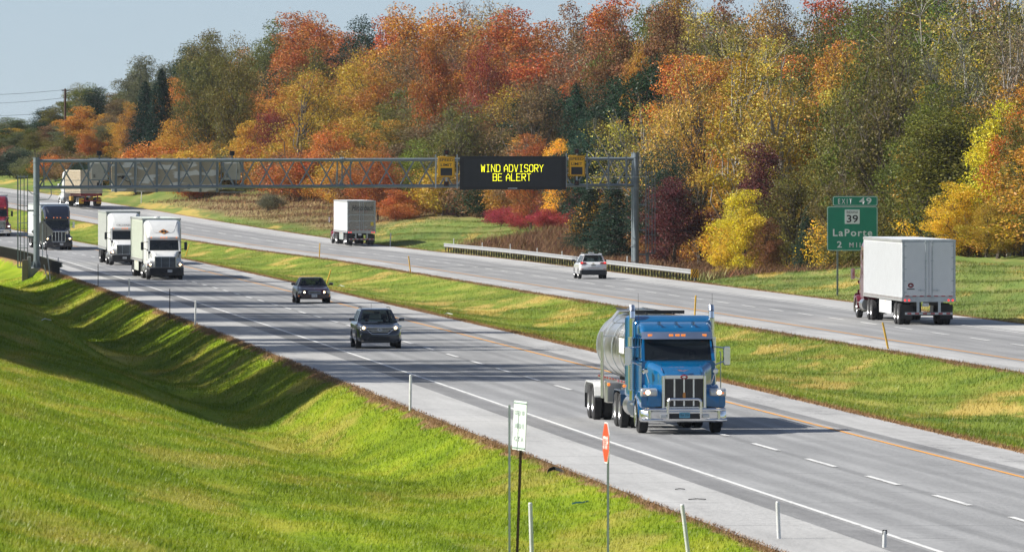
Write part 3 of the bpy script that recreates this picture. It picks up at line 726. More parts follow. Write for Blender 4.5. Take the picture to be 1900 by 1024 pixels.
while D < 1000:
    u_ = UR+rng.uniform(15.5, 19.5); x0 = CX+F*W(u_, D).x/D
    place_tree(x0, D, 0, rng.uniform(5.5, 7.5), 'shrub', rng.choice(['gold', 'orange', 'olive', 'rust', 'brown', 'gold', 'orange', 'greygreen']), 'closing the foot of the wood '+[l for a, b, l in LM if a <= x0 < b][0], u=u_, hgt=rng.uniform(3.8, 6.2)); D += rng.uniform(2.8, 4.4)
place_tree(497, 880, 370, 3.2, 'shrub', 'greygreen', 'rounded, alone on the slope left of the script trailer')
place_tree(245, 985, 362, 2.8, 'shrub', 'lime', 'just right of the container truck')
for i, (x, D, yt, w_) in enumerate([(930, 800, 405, 2.8), (952, 795, 403, 3.0), (975, 786, 408, 3.2), (998, 780, 410, 2.8), (1018, 770, 414, 3.0), (1040, 765, 416, 2.8), (1062, 757, 420, 2.6), (1085, 405, 425, 0), (965, 775, 420, 2.5), (1010, 762, 424, 2.5)]):
    if w_: place_tree(x, D, yt, w_*1.25, 'shrub', 'crimson', 'in the red thicket under the message board', group='crimson shrubs under the message board')
for x, D, yt, w_, c, w in [(60, 1075, 318, 7, 'crimson', 'behind the ladder of the left gantry column'), (20, 1085, 320, 7, 'crimson', 'far left above the red truck'), (105, 1060, 322, 6, 'red', 'left of the container truck'), (1130, 730, 395, 3.0, 'crimson', 'below the blue green spruces'), (750, 838, 375, 4.0, 'redor', 'at the top of the bank right of the script trailer')]:
    place_tree(x, D, yt, w_, 'shrub', c, w)
# tall trees on the left side, just out of the picture: they throw the stripes of shade across the road
LT = []
for k, (a, b) in enumerate([(301, 336), (346, 372), (381, 402), (412, 440), (452, 478), (492, 512), (528, 560), (578, 604)]):
    d = a+5
    while d < b: LT.append((d, rng.uniform(-5, 3), rng.uniform(24, 29), rng.uniform(9, 12))); d += rng.uniform(5.2, 7.2)
for d in range(308, 600, 14): LT.append((d, rng.uniform(-15, -9), rng.uniform(16, 20), 15))  # lower back row, added unseen to fill out the shade on the grass
for i, (D, u, h, w_) in enumerate(LT):
    place_tree(0, D, 0, w_, 'round' if i % 3 else 'oval', rng.choice(['olive', 'green', 'gold']), 'on the left bank shading the near carriageway', u=u, hgt=h, group='trees on the left bank')
for d in range(304, 560, 6):  # tree-high filler on shrub crowns, added out of view to shade the ditch
    place_tree(0, d+rng.uniform(-1, 1), 0, 9.5, 'shrub', rng.choice(['olive', 'green', 'gold']), 'tall as a tree, added out of view to shade the left ditch', u=rng.uniform(-2, 0), hgt=rng.uniform(13, 16.5) if not 395 < d < 405 else 10, group='unseen shade filler on the left bank')
# ------------------------------------------------------------------ vehicles (front is +y, origin on the ground)
def wheel(parent, x, y, r=.5, w=.28, dual=False, side=1, rimmat=None, steer=False):
    tw = w*(2.2 if dual else 1)
    mb = MB()
    prof = lambda a, b: [(a, r*.56), (a, r*.9), (a+.035, r), (b-.035, r), (b, r*.9), (b, r*.56)]
    if dual: mb.lathe(prof(-tw/2, -tw/2+w), (0, 0, 0)); mb.lathe(prof(tw/2-w, tw/2), (0, 0, 0)); mb.lathe([(-tw/2+w-.02, r*.6), (tw/2-w+.02, r*.6)], (0, 0, 0))
    else: mb.lathe(prof(-tw/2, tw/2), (0, 0, 0))
    o = mb.build('wheel', M_tyre, parent, smooth=35); o.location = (x-side*tw/2, y, r)
    rb = MB(); s = side*tw/2
    if steer or not dual:
        rb.lathe([(s-side*.0, r*.58), (s-side*.02, r*.5), (s-side*.07, r*.44), (s-side*.05, r*.3), (s+side*.01, r*.2), (s+side*.05, r*.16), (s+side*.06, .001)], (0, 0, 0))
    else:
        rb.lathe([(s, r*.58), (s-side*.03, r*.52), (s-side*.13, r*.4), (s-side*.11, r*.26), (s-side*.02, r*.22), (s+side*.0, .001)], (0, 0, 0))
    for k in range(8):
        t = k*math.pi/4; rb.cyl((s-side*.06, r*.33*math.cos(t), r*.33*math.sin(t)), (s-side*.02, r*.33*math.cos(t), r*.33*math.sin(t)), .018, n=6)
    rb.build('rim', rimmat or M_rim, o, smooth=35)
    return o
def cabin(parent, mat, name, base, top, zb, zt, wins, glass, bevel=.04, panes=None):
    """hollow cab: base=(y0,y1,w) at zb, top=(y0,y1,w) at zt; wins: insets per face"""
    y0, y1, w = base; t0, t1, v = top
    B = [(-w, y0, zb), (w, y0, zb), (w, y1, zb), (-w, y1, zb)]; T = [(-v, t0, zt), (v, t0, zt), (v, t1, zt), (-v, t1, zt)]
    mb = MB(); mb.quad(*T)
    faces = {'back': (0, 1), 'right': (1, 2), 'front': (2, 3), 'left': (3, 0)}
    res = {}
    for k, (i, j) in faces.items():
        a, b, c, d = [Vector(q) for q in (B[i], B[j], T[j], T[i])]
        P = lambda s, t: a.lerp(b, s).lerp(d.lerp(c, s), t)
        for wi, ins in enumerate(wins.get(k, [])): pass
        ws = wins.get(k, [])
        if not ws: mb.quad(a, b, c, d); continue
        xs = [0]+[q for w_ in ws for q in (w_[0], w_[1])]+[1]; lo, hi = ws[0][2], ws[0][3]
        mb.quad(P(0, 0), P(1, 0), P(1, lo), P(0, lo)); mb.quad(P(0, hi), P(1, hi), P(1, 1), P(0, 1))
        for q in range(0, len(xs), 2): mb.quad(P(xs[q], lo), P(xs[q+1], lo), P(xs[q+1], hi), P(xs[q], hi))
        nrm = (b-a).cross(d-a).normalized()
        for w_ in ws:
            g_ = MB(); o = -nrm*.006; g_.quad(P(w_[0], lo)+o, P(w_[1], lo)+o, P(w_[1], hi)+o, P(w_[0], hi)+o)
            res.setdefault(k, []).append(g_.build({'front': 'windshield', 'back': 'rear_window'}.get(k, 'side_window'), glass, parent))
    o = mb.build(name, mat, parent, bevel=bevel, merge=True, smooth=40)
    return o, res
def lamp(parent, name, p, r, mat, d=(0, 1, 0), sub=None, th=.03):
    d = Vector(d); mb = MB(); mb.cyl(Vector(p)-d*th, Vector(p)+d*th, r, r*.8, n=14); return mb.build(name, mat, parent, smooth=50)
def plate(parent, p, facing, txt, col=None):
    mb = MB(); mb.box(p, (.31, .012, .16)); b = mb.build('licence_plate', col or M_whitep, parent)
    y = p[1]+(.008 if facing == '+y' else -.008)
    text(txt, .25, .075, M_black, 'plate_number', b, face_M((p[0], y, p[2]), facing)); return b
PERSON = []
def person(parent, loc, facing=0, shirt=None, label='person seated behind the glass, dark clothing'):
    """seated figure: one skinned body, head with face, arms forward to the wheel"""
    if not PERSON:
        V = [(0,0,.05,.16),(0,-.02,.3,.155),(0,-.03,.48,.15),(0,-.02,.56,.065),(0,0,.64,.08),(0,.015,.73,.095),(0,.0,.8,.075),
             (.17,-.02,.5,.06),(.23,.05,.28,.045),(.19,.3,.3,.036),(.17,.36,.32,.04),(-.17,-.02,.5,.06),(-.23,.05,.28,.045),(-.19,.3,.3,.036),(-.17,.36,.32,.04),
             (.1,.12,.02,.085),(.12,.42,.04,.065),(-.1,.12,.02,.085),(-.12,.42,.04,.065)]
        E = [(0,1),(1,2),(2,3),(3,4),(4,5),(5,6),(2,7),(7,8),(8,9),(9,10),(2,11),(11,12),(12,13),(13,14),(0,15),(15,16),(0,17),(17,18)]
        me = bpy.data.meshes.new('person'); me.from_pydata([v[:3] for v in V], E, []); o = bpy.data.objects.new('person', me); COL.objects.link(o)
        sk = o.modifiers.new('skin', 'SKIN'); o.modifiers.new('sub', 'SUBSURF').levels = 1
        for i, v in enumerate(V): me.skin_vertices[0].data[i].radius = (v[3], v[3])
        me.skin_vertices[0].data[0].use_root = True
        dg = bpy.context.evaluated_depsgraph_get(); m2 = bpy.data.meshes.new_from_object(o.evaluated_get(dg))
        bpy.data.objects.remove(o); m2.materials.clear(); m2.materials.append(M_cloth); m2.materials.append(M_skin)
        for p in m2.polygons:
            p.use_smooth = True
            c = p.center
            if c.z > .56 or c.y > .27 and c.z > .2: p.material_index = 1
        PERSON.append(m2)
        hb = MB(); 
        hb.loft([[(math.cos(t)*r_*.98, math.sin(t)*r_*1.02-.012, z) for t in [k*math.pi/6 for k in range(12)]] for z, r_ in ((.68, .09), (.74, .108), (.8, .1), (.85, .055))])
        hm = hb.build('hair', M_black); PERSON.append(hm.data); bpy.data.objects.remove(hm)
    o = bpy.data.objects.new('person', PERSON[0]); COL.objects.link(o); o.parent = parent; o.location = loc; o.rotation_euler = (0, 0, facing)
    h = bpy.data.objects.new('hair', PERSON[1]); COL.objects.link(h); h.parent = o
    return o

def car(root, P):
    mat = P['mat']; L, Wd, rows = P['L'], P['W'], P['rows']
    rings = [rrect(y, w, z0, z1, .24 if P['kind'] == 'sedan' else .17, 6) for y, w, z0, z1 in interp_rows(rows, 30)]
    MB().loft(rings).build('body', mat, root, smooth=50)
    cb, res = cabin(root, mat, 'roof', P['base'], P['top'], P['zb'], P['zt'], P['wins'], M_glass_see, .08)
    for sx in (-1, 1):
        for y in P['axles']:
            MB().lathe([(0, P['r']*.9), (sx*.015, P['r']*1.14), (sx*.0, P['r']*1.18), (sx*-.04, P['r']*1.15)], (sx*(Wd/2-.005), y, P['r']), n=28).build('wheel_arch', P.get('arch', M_blackpl), root, smooth=40)
            wheel(root, sx*(Wd/2+.012), y, P['r'], .23, side=sx)
        m = MB(); yb = P['base'][1]-.28; zz = P['zb']+.06
        m.loft([rrect(yb-.02, .12, zz-.0, zz+.15, .05, 3, sx*(Wd/2+.12)), rrect(yb+.09, .1, zz+.02, zz+.13, .05, 3, sx*(Wd/2+.12))]); m.box((sx*(Wd/2-.02), yb, zz+.02), (.14, .06, .04))
        m.build('mirror', P.get('mirror', mat), root, bevel=.01)
        m = MB(); m.box((sx*(Wd/2+.001), .35 if P['kind'] != 'sedan' else .2, .62), (.008, .012, .5)); m.box((sx*(Wd/2+.001), -.65, .62), (.008, .012, .5)); m.build('door_seam', M_black, root)
    # seats, steering wheel, people
    for x in (-.38, .38):
        m = MB(); m.box((x, -.25, .75), (.5, .18, .6)); m.box((x, -.28, P['zb']+.2), (.26, .1, .2)); m.build('seat', M_cloth, root, bevel=.04)
    for x in (-.38, .38):
        if P.get('people'): person(root, (x, -.08, P['zb']-.53), 0, label=None)
    MB().box((0, P['base'][1]-.3, P['zb']-.03), (Wd*.8, .45, .06)).build('dashboard', M_blackpl, root)
def semi_wheels(root, w, trailer_axles, drive_axles, x=1.27):
    for s in (-1, 1):
        wheel(root, s*1.22, 0, .51, .29, side=s, steer=True)
        for y in drive_axles: wheel(root, s*1.24, y, .51, .27, dual=True, side=s)
        for y in trailer_axles: wheel(root, s*1.27, y, .51, .27, dual=True, side=s)
    m = MB(); m.box((-.42, -3.2, .78), (.09, 6.6, .26)); m.box((.42, -3.2, .78), (.09, 6.6, .26))
    for y in list(drive_axles)+[0]: m.cyl((-1.0, y, .5), (1.0, y, .5), .09, n=8)
    for y in drive_axles: m.box((0, y, .55), (.34, .4, .36))
    m.box((0, -1.2, .62), (.7, 2.2, .5))
    m.cyl((0, -5.2, .93), (0, -5.2, 1.1), .5, n=20); m.build('chassis', M_darkmet, root)

def tractor(root, T):
    """conventional long-nose tractor, front axle at the origin"""
    mat = T['mat']; gw = T.get('gw', .66); gz0, gz1 = T.get('g', (.80, 1.50)); yf = T.get('yf', 1.28); hz = T.get('hz', 1.93)
    rows = [(-.18, 1.0, 1.0, hz), (.2, .93, .95, hz-.03), (.7, gw+.14, .9, hz-.16), (yf-.25, gw+.06, .85, gz1+.13), (yf-.06, gw+.03, .85, gz1+.04)]
    rings = [rrect(y, w, z0, z1, .16, 5) for y, w, z0, z1 in interp_rows(rows, 12)]
    hood = MB().loft(rings).build('hood', mat, root, smooth=50)
    m = MB()
    for s in (-1, 1):
        m.loft([[(s*(.98+.006*i), -.1, hz-.1+.012)] if 0 else [(s*(.55+dx), y, z) for dx, z in ((0, q), (.03, q+.012), (.06, q))] for i, (y, q) in enumerate(((-.1, hz-.005), (.5, hz-.11), (yf-.3, gz1+.17)))])
    m.build('hood_crease', mat, hood)
    for s in (-1, 1):   # wheel-arch fenders
        arc = []
        for k in range(9):
            t = R(8+k*20.5); arc.append((math.cos(t)*.66, .5+math.sin(t)*.66))
        m = MB(); rr = []
        for (yy, zz) in arc:
            z2 = max(.46, zz); n_ = Vector((yy, zz-.5)).normalized()*.05
            rr.append([(s*.74, yy+.02, z2), (s*1.2, yy+.02, z2), (s*1.26, yy+.02, z2-.05), (s*1.26, yy, z2-.12), (s*.74, yy-n_.x, z2-n_.y)])
        m.loft(rr)
        m.loft([rrect(y, .23, z0, z1, .08, 3, s*xc) for y, z0, z1, xc in ((yf-.16, .78, 1.12, 1.0), (yf-.3, .72, 1.2, 1.0), (.55, .78, 1.24, 1.02), (.35, 1.0, 1.24, 1.03))])
        m.loft([rrect(y, w_, .8, z1, .06, 3, s*.8) for y, w_, z1 in ((yf-.1, .24, 1.2), (yf-.2, .27, 1.3), (.5, .3, 1.42))])
        m.build('fender', T.get('fmat', mat), root, smooth=50)
        hx, hzc = T.get('hl', (1.0, 1.0))
        m = MB(); m.loft([rrect(yf-.2, T.get('hw', .2), hzc-.13, hzc+.12, .05, 3, s*hx), rrect(yf-.1, T.get('hw', .2)-.01, hzc-.11, hzc+.1, .05, 3, s*hx), rrect(yf-.06, T.get('hw', .2)-.05, hzc-.08, hzc+.07, .04, 3, s*hx)])
        hl = m.build('headlight', M_lens, root, smooth=50)
        lamp(hl, 'bulb', (s*(hx+T.get('bulb', 0)), yf-.045, hzc), T.get('br', .07), M_head)
        lamp(hl, 'turn_signal', (s*(hx+.15), yf-.09, hzc-.02), .035, M_amber)
    # grille
    G = MB(); G.box((0, yf, (gz0+gz1)/2), (gw*2, .06, gz1-gz0)); gb = G.build('grille', M_blackpl, root)
    m = MB()
    if T['gstyle'] == 'bars':
        for i in range(8): m.box((0, yf+.035, gz0+.06+i*(gz1-gz0-.12)/7), (gw*1.9, .015, .018))
        for x in (-gw*.4, gw*.4): m.box((x, yf+.05, (gz0+gz1)/2), (.03, .02, gz1-gz0))
    elif T['gstyle'] == 'fence':
        for i in range(T.get('nb', 3)):
            x = gw*2*((i+1)/(T.get('nb', 3)+1)-.5); m.box((x, yf+.035, (gz0+gz1)/2), (.045, .03, gz1-gz0-.04))
    else:
        for i in range(5): m.box((0, yf+.035, gz0+.08+i*(gz1-gz0-.16)/4), (gw*1.85, .03, .045))
    m.build('grille_bar', M_chrome if T.get('chromebars', True) else M_galv, gb)
    m = MB(); t = T.get('gt', .045); zc = (gz0+gz1)/2
    for s in (-1, 1): m.box((s*(gw+t/2), yf+.015, zc), (t, .11, gz1-gz0+2*t))
    m.box((0, yf+.013, gz1+t/2), (gw*2, .108, t*1.3)); m.box((0, yf+.013, gz0-t/2), (gw*2, .108, t)); m.build('grille_surround', M_chrome, gb, bevel=.012)
    # bumper
    b0, b1 = T.get('bz', (.26, .82)); m = MB()
    rr = []
    for x, y, k in ((-1.26, yf-.42, .05), (-1.24, yf-.12, .0), (-1.05, yf+.08, 0), (-.5, yf+.14, 0), (.5, yf+.14, 0), (1.05, yf+.08, 0), (1.24, yf-.12, 0), (1.26, yf-.42, .05)):
        rr.append([(x, y, b0+k), (x, y+.05, b0+.06+k), (x, y+.05, b1-.05), (x, y, b1), (x*.97, y-.1, b1), (x*.97, y-.1, b0+k)])
    bp = m.loft(rr).build('bumper', T.get('bmat', M_blackpl), root, smooth=40)
    MB().box((0, yf+.185, (b0+b1)/2-.0), (.9, .02, .16)).build('air_intake', M_black, bp)
    plate(bp, (T.get('px', -.25), yf+.205, (b0+b1)/2+.03), '+y', T.get('plate', '24 815'), T.get('pmat'))
    # cab
    wt = T.get('wt', 2.66); cw = 1.08
    cabin(root, mat, 'cab', (-1.72, -.1, cw), (-1.72, -.55, cw-.03), hz-.02, wt, {'front': [(.045, .955, .03, .97)], 'right': [(.48, .86, .12, .93)], 'left': [(.14, .52, .12, .93)]}, M_glass_truck, .05)
    MB().loft([rrect(-1.72, cw, .85, hz-.02, .08), rrect(-.1, cw, .85, hz-.02, .08)]).build('door', mat, root, smooth=50)
    m = MB(); m.box((0, -.6, hz-.1), (1.9, .7, .1)); m.build('dashboard', M_blackpl, root)
    m = MB(); m.box((0, -1.5, 1.9), (2.05, .06, 1.3)); m.build('cab_partition', M_blackpl, root)
    for x in (-.5, .5):
        m = MB(); m.box((x, -1.25, 1.75), (.5, .2, .9)); m.box((x, -1.25, 2.25), (.26, .12, .2)); m.build('seat', M_cloth, root, bevel=.04)
    person(root, (-.5, -1.02, 1.55))
    for x in (-.4, .4):
        m = MB(); m.tube([(x+.35, -.09, hz+.02), (x-.1, -.1, hz+.06)], .012, 5); m.build('wiper', M_black, root)
    # sleeper
    st = T.get('sleep_top', 3.55); sy = -3.3
    MB().loft([rrect(sy, 1.24, .95, st, .12, 5), rrect(-1.95, 1.24, .95, st, .12, 5), rrect(-1.72, 1.1, 1.0, st-.15 if T.get('low') else st, .12, 5)]).build('sleeper', mat, root, smooth=45)
    # mirrors
    for s in (-1, 1):
        m = MB(); m.loft([rrect(-.46, .1, 1.95, 2.5, .05, 3, s*1.46), rrect(-.34, .09, 1.97, 2.48, .05, 3, s*1.46)])
        mr = m.build('mirror', T.get('mmat', M_blackpl), root, smooth=40)
        MB().box((s*1.46, -.466, 2.22), (.15, .01, .44)).build('mirror_glass', M_chrome, mr)
        m = MB(); m.tube([(s*1.06, -.4, 1.95), (s*1.4, -.4, 2.08)], .022, 6); m.tube([(s*1.06, -.4, 2.5), (s*1.42, -.4, 2.46)], .018, 6); m.build('mirror_arm', T.get('mmat', M_blackpl), mr)
        m = MB(); m.loft([rrect(.42, .09, 1.72, 1.88, .05, 3, s*1.02), rrect(.54, .07, 1.75, 1.85, .05, 3, s*1.02)]); m.tube([(s*.9, .45, 1.45), (s*1.0, .48, 1.75)], .018, 6)
        m.build('hood_mirror', T.get('mmat', M_blackpl), root)
        m = MB(); m.cyl((s*1.0, -1.95, .72), (s*1.0, -3.2, .72), .32, n=18); m.build('fuel_tank', M_steel, root, smooth=40)
        m = MB(); m.box((s*1.1, -1.2, .45), (.3, .9, .04)); m.box((s*1.14, -1.2, .8), (.26, .9, .04)); m.box((s*1.05, -1.2, .62), (.05, .9, .5)); m.build('step', T.get('stepmat', M_steel), root)
    for x in T.get('marks', (-.78, -.16, 0, .16, .78)):
        yv = T.get('mark_y', -.42); zv = T.get('mark_z', 2.78)
        lamp(root, 'marker_light', (x, yv, zv), .045, M_amber)
def fairing(root, mat, top=3.92, y0=-.52, name='roof_fairing', z0=2.62, crease=True):
    rows = [(-3.3, 1.24, z0, top), (-2.4, 1.24, z0, top), (-1.9, 1.2, z0, top-.05), (-1.5, 1.16, z0, top-.3), (-1.1, 1.13, z0, top-.62), (-.75, 1.1, z0, z0+.36), (y0, 1.06, z0, z0+.2)]
    a = interp_rows(rows, 22); f = MB().loft([rrect(y, w, z, zt, .34, 7) for y, w, z, zt in a]).build(name, mat, root, smooth=60)
    if crease:
        zt_ = lambda y: float(np.interp(y, [r_[0] for r_ in rows], [r_[3] for r_ in rows]))
        m = MB(); pts = [(-.95, -1.9), (-.86, -1.5), (-.74, -1.1), (-.66, -.95), (-.5, -.88), (.5, -.88), (.66, -.95), (.74, -1.1), (.86, -1.5), (.95, -1.9)]
        m.tube([(x, y, zt_(y)+.004) for x, y in pts], .016, 5); m.build('panel_crease', mat, f)
    return f
def trailer(root, y0, L, T):
    """box trailer: nose at y0, rear at y0-L"""
    y1 = y0-L; W_ = 1.295; z0, z1 = T.get('z', (1.14, 4.08)); b = MB(); b.box((0, (y0+y1)/2, (z0+z1)/2), (2*W_, L, z1-z0)); bx = b.build('trailer_box', T['mat'], root, bevel=.035)
    m = MB()
    for s in (-1, 1):
        m.box((s*(W_+.012), (y0+y1)/2, z0+.09), (.03, L-.02, .2)); m.box((s*(W_+.012), (y0+y1)/2, z1-.07), (.03, L-.02, .13))
    m.build('side_rail', T.get('rail', M_rail), bx)
    n = T.get('ribs', 26)
    for s in (-1, 1) if n else ():
        m = MB()
        if T.get('hribs'):
            for i in range(18): m.box((s*(W_+.004), (y0+y1)/2, z0+.25+i*(z1-z0-.4)/17), (.018, L-.1, .03))
        else:
            for i in range(n): m.box((s*(W_+.006), y0-.3-i*(L-.6)/(n-1), (z0+z1)/2), (.016, T.get('ribw', .05), z1-z0-.42))
        m.build('side_rib', T.get('ribmat', T['mat']), bx)
    for s in (-1, 1):
        m = MB(); m.box((s*(W_+.028), (y0+y1)/2, z0+.12), (.004, L-.4, .02))
        for i in range(14): m.box((s*(W_+.03), y0-.5-i*(L-1)/13, z0+.12), (.008, .3, .045))
        m.build('reflective_tape', paint('dull_tape', (.2, .15, .14), .5), bx)
    # rear frame and doors
    yr = y1-.012; fr = T.get('frame', M_galv); m = MB()
    for s in (-1, 1): m.box((s*(W_-.04), yr, (z0+z1)/2), (.08, .05, z1-z0))
    m.box((0, yr, z1-.05), (2*W_-.16, .048, .1)); m.box((0, yr, z0+.08), (2*W_-.16, .05, .24)); m.build('rear_frame', fr, bx)
    for s in (-1, 1):
        dm = MB(); dm.box((s*.60, yr-.012, (z0+.22+z1-.1)/2), (1.17, .04, z1-z0-.36)); d = dm.build('rear_door', T.get('door', T['mat']), root, bevel=.012)
        h = MB()
        for k in range(5): h.box((s*1.17, yr-.04, z0+.42+k*.56), (.16, .03, .05))
        h.build('hinge', M_galv, d)
        lb = MB(); xb = s*.16; lb.cyl((xb, yr-.055, z0+.12), (xb, yr-.055, z1-.04), .019, n=8)
        for k in range(4): lb.box((xb, yr-.055, z0+.2+k*.87), (.09, .04, .06))
        lb.build('lock_bar', M_galv, d)
        lh = MB(); lh.box((s*.36, yr-.05, z0+.52), (.34, .025, .03)); lh.box((s*.4, yr-.05, z0+.52), (.04, .03, .12)); lh.build('door_handle', M_galv, d)
        for k in (0, 1): lamp(root, 'tail_light', (s*(1.16-k*.2), yr-.03, z0+.04), .052, M_red, (0, -1, 0))
        mf = MB(); mf.box((s*.98, y1+T.get('flap', .9), .62), (.6, .012, .7)); mf.build('mud_flap', M_black, root)
    m = MB(); m.box((0, yr-.027, z0+.24), (2.3, .004, .008))
    for i in range(7): m.box((-1.05+i*.35, yr-.03, z0+.24), (.19, .012, .04))
    m.build('reflective_tape', M_redoff, bx)
    u = MB(); u.box((0, yr+.02, .56), (2.3, .08, .11))
    for s in (-1, 1): u.box((s*.52, yr+.05, .88), (.13, .08, .58))
    ug = u.build('underride_guard', fr, root); m = MB()
    for i in range(6): m.box((-.95+i*.38, yr-.026, .56), (.2, .006, .07))
    m.build('red_tape', M_redoff, ug)
    plate(root, (-.15, yr+.04, .98), '-y', T.get('plate', '812 AD'))
    # underframe
    m = MB()
    for s in (-1, 1): m.box((s*.5, y1+3.0, 1.02), (.12, 5.6, .22))
    m.box((0, y0-3.2, 1.08), (1.6, 3.4, .1)); 
    for y in T['axles']: m.cyl((-1.0, y, .5), (1.0, y, .5), .08, n=8)
    m.build('underframe', M_darkmet, root)
    for s in (-1, 1):
        m = MB(); m.box((s*.75, y0-4.1, .72), (.13, .13, .75)); m.box((s*.75, y0-4.1, .33), (.25, .3, .03)); m.build('landing_leg', M_darkmet, root)
        if T.get('skirt'):
            a, b_ = T['skirt']; m = MB(); m.box((s*1.26, (a+b_)/2, .8), (.03, abs(a-b_), .66)); sk = m.build('side_skirt', T.get('skirtmat', M_trailer), root, bevel=.01); lamp(sk, 'marker_light', (s*1.28, (a+b_)/2, 1.05), .04, M_amber, (s, 0, 0), th=.012)
    return bx
def place(root, X, D, h, away):
    u = u_of(X, D); root.location = (X, D, float(zroad(D))+.005); root.rotation_euler = (0, 0, math.atan(h)+(0 if away else math.pi))

# --- blue tanker truck
M_blue = paint('metallic_blue_paint', (.0, .115, .29), .16, .25, coat=.9, var=.08)
def blue_truck():
    r = empty('tanker_truck', label='bright blue tanker truck with polished steel tank and chrome bull bar, nearest vehicle', cat='truck')
    T = dict(mat=M_blue, gw=.56, g=(.80, 1.62), yf=1.4, hz=2.1, hl=(1.0, 1.21), hw=.25, bulb=.04, br=.065, gstyle='fence', nb=3, gt=.085, bz=(.36, .70), bmat=M_chrome, wt=2.76, low=True, sleep_top=3.36, mmat=M_chrome,
             marks=(), pmat=paint('blue_plate', (.1, .3, .42), .4), plate='PBA 5704', px=0)
    tractor(r, T)
    # cab roof and visor
    MB().loft([rrect(y, w, 2.74, zt, .16, 6) for y, w, zt in ((-1.9, 1.08, 3.2), (-1.3, 1.08, 3.2), (-.85, 1.06, 3.12), (-.6, 1.03, 2.96), (-.5, 1.0, 2.84))]).build('cab_roof', M_blue, r, smooth=60)
    v = MB(); v.loft([[(x, y+dy, z) for dy, z in ((0, 2.72), (-.1, 2.93), (-.13, 2.93), (-.03, 2.72))] for x, y in ((-1.04, -.42), (-.7, -.3), (0, -.25), (.7, -.3), (1.04, -.42))])
    vo = v.build('sun_visor', M_chrome, r, smooth=30)
    for x in (-.8, -.17, .0, .19, .8): MB().box((x, -.30-.12*abs(x)**1.5, 2.84), (.12, .05, .05)).build('marker_light', M_amber, vo)
    for x in (-.5, 0, .5): MB().lathe([(-.05, .03), (.1, .02), (.16, .05)], (x, -.9, 3.17), 'y', 10).build('air_horn', M_chrome, r)
    # grille mesh texture, badge, ornament
    m = MB(); 
    for i in range(26): m.box((-.54+i*.0432, 1.434, 1.21), (.008, .008, .8))
    for i in range(30): m.box((0, 1.436, .83+i*.027), (1.1, .006, .007))
    m.build('grille_mesh', paint('bronze_mesh', (.11, .10, .09), .45, .6), r)
    b = MB(); b.lathe([(0, .001), (.03, .085), (.0, .1)], (0, 1.45, 1.66), 'y', 20); bo = b.build('badge', paint('red_badge', (.35, .01, .02), .3), r); bo.scale = (1.25, 1, .62); bo.location = (0, 0, 1.66*.38)
    MB().loft([[(x, 1.2-abs(x)*.5, 1.79+abs(x)*.25), (x, 1.3-abs(x)*.5, 1.81+abs(x)*.2), (x, 1.2-abs(x)*.5, 1.84+abs(x)*.2)] for x in (-.16, -.05, 0, .05, .16)]).build('hood_ornament', M_chrome, r)
    MB().prism([(-.035, 1.22), (.03, 1.2), (.045, 1.1), (.0, 1.02), (.07, .98), (-.03, .98), (-.045, 1.12)], 'y', 1.45, 1.46).build('grille_emblem', paint('orange_emblem', (.5, .2, .04), .5), r)
    # bull bar
    m = MB(); y = 1.64
    m.tube([(-1.2, y-.1, .72), (1.2, y-.1, .72)], .045, 10); m.tube([(-1.24, y-.1, .42), (1.24, y-.1, .42)], .045, 10)
    for x in (-1.0, -.48, .48, 1.0): m.tube([(x, y-.1, .4), (x, y-.1, .74)], .04, 8)
    m.tube([(-.48, y-.08, .45), (-.48, y-.05, .95), (-.42, y-.05, 1.02), (.42, y-.05, 1.02), (.48, y-.05, .95), (.48, y-.08, .45)], .045, 10)
    m.build('bull_bar', M_chrome, r, smooth=50)
    for s in (-1, 1): MB().box((s*.62, 1.62, .53), (.2, .05, .11)).build('fog_light', M_lens, r, bevel=.02)
    # stacks
    for s in (-1, 1):
        m = MB(); x, y = s*1.17, -1.85; m.cyl((x, y, .9), (x, y, 3.3), .085, n=16); m.tube([(x, y, 3.3), (x, y-.03, 3.5), (x, y-.12, 3.66)], .085, 16); st = m.build('exhaust_stack', M_chrome, r, smooth=50)
        m = MB(); m.cyl((x+s*.02, y+.03, 1.2), (x+s*.02, y+.03, 2.75), .11, n=16); m.build('heat_shield', M_steel, st, smooth=50)
        m = MB()
        for k in range(24): m.cyl((x+s*.02-.04, y+.12, 1.25+k*.062), (x+s*.02-.04, y+.145, 1.25+k*.062), .013, n=6); m.cyl((x+s*.02+.04, y+.12, 1.25+k*.062), (x+s*.02+.04, y+.145, 1.25+k*.062), .013, n=6)
        m.build('shield_hole', M_black, st)
        m = MB(); m.cyl((s*1.07, -.9, 2.7), (s*1.09, -.95, 4.05), .009, .004, n=5); m.build('antenna', M_black, r)
        m = MB(); m.tube([(s*1.3, -.95, 1.2), (s*1.34, -.95, 1.25), (s*1.34, -.95, 2.3), (s*1.3, -.95, 2.35)], .016, 6); m.build('grab_rail', M_chrome, r)
        m = MB(); m.lathe([(0, .02), (s*.03, .3), (s*.02, .34)], (s*1.25, 0, .51), n=20); m.build('hub_cover', M_chrome, r)
        m = MB(); m.loft([[(s*.72, yy, zz) , (s*1.26, yy, zz), (s*1.26, yy, zz-.03), (s*.72, yy, zz-.03)] for yy, zz in ((-4.3, .7), (-4.4, 1.0), (-4.6, 1.12), (-6.3, 1.12), (-6.5, 1.0), (-6.6, .7))]); m.build('rear_fender', paint('dark_blue_fender', (.01, .04, .09), .3, coat=.5), r)
    semi_wheels(r, 1.25, (-12.9, -14.2), (-5.0, -6.3))
    # tank: axis along y
    yn, ye, zc, Rt = -3.9, -15.2, 2.24, .98
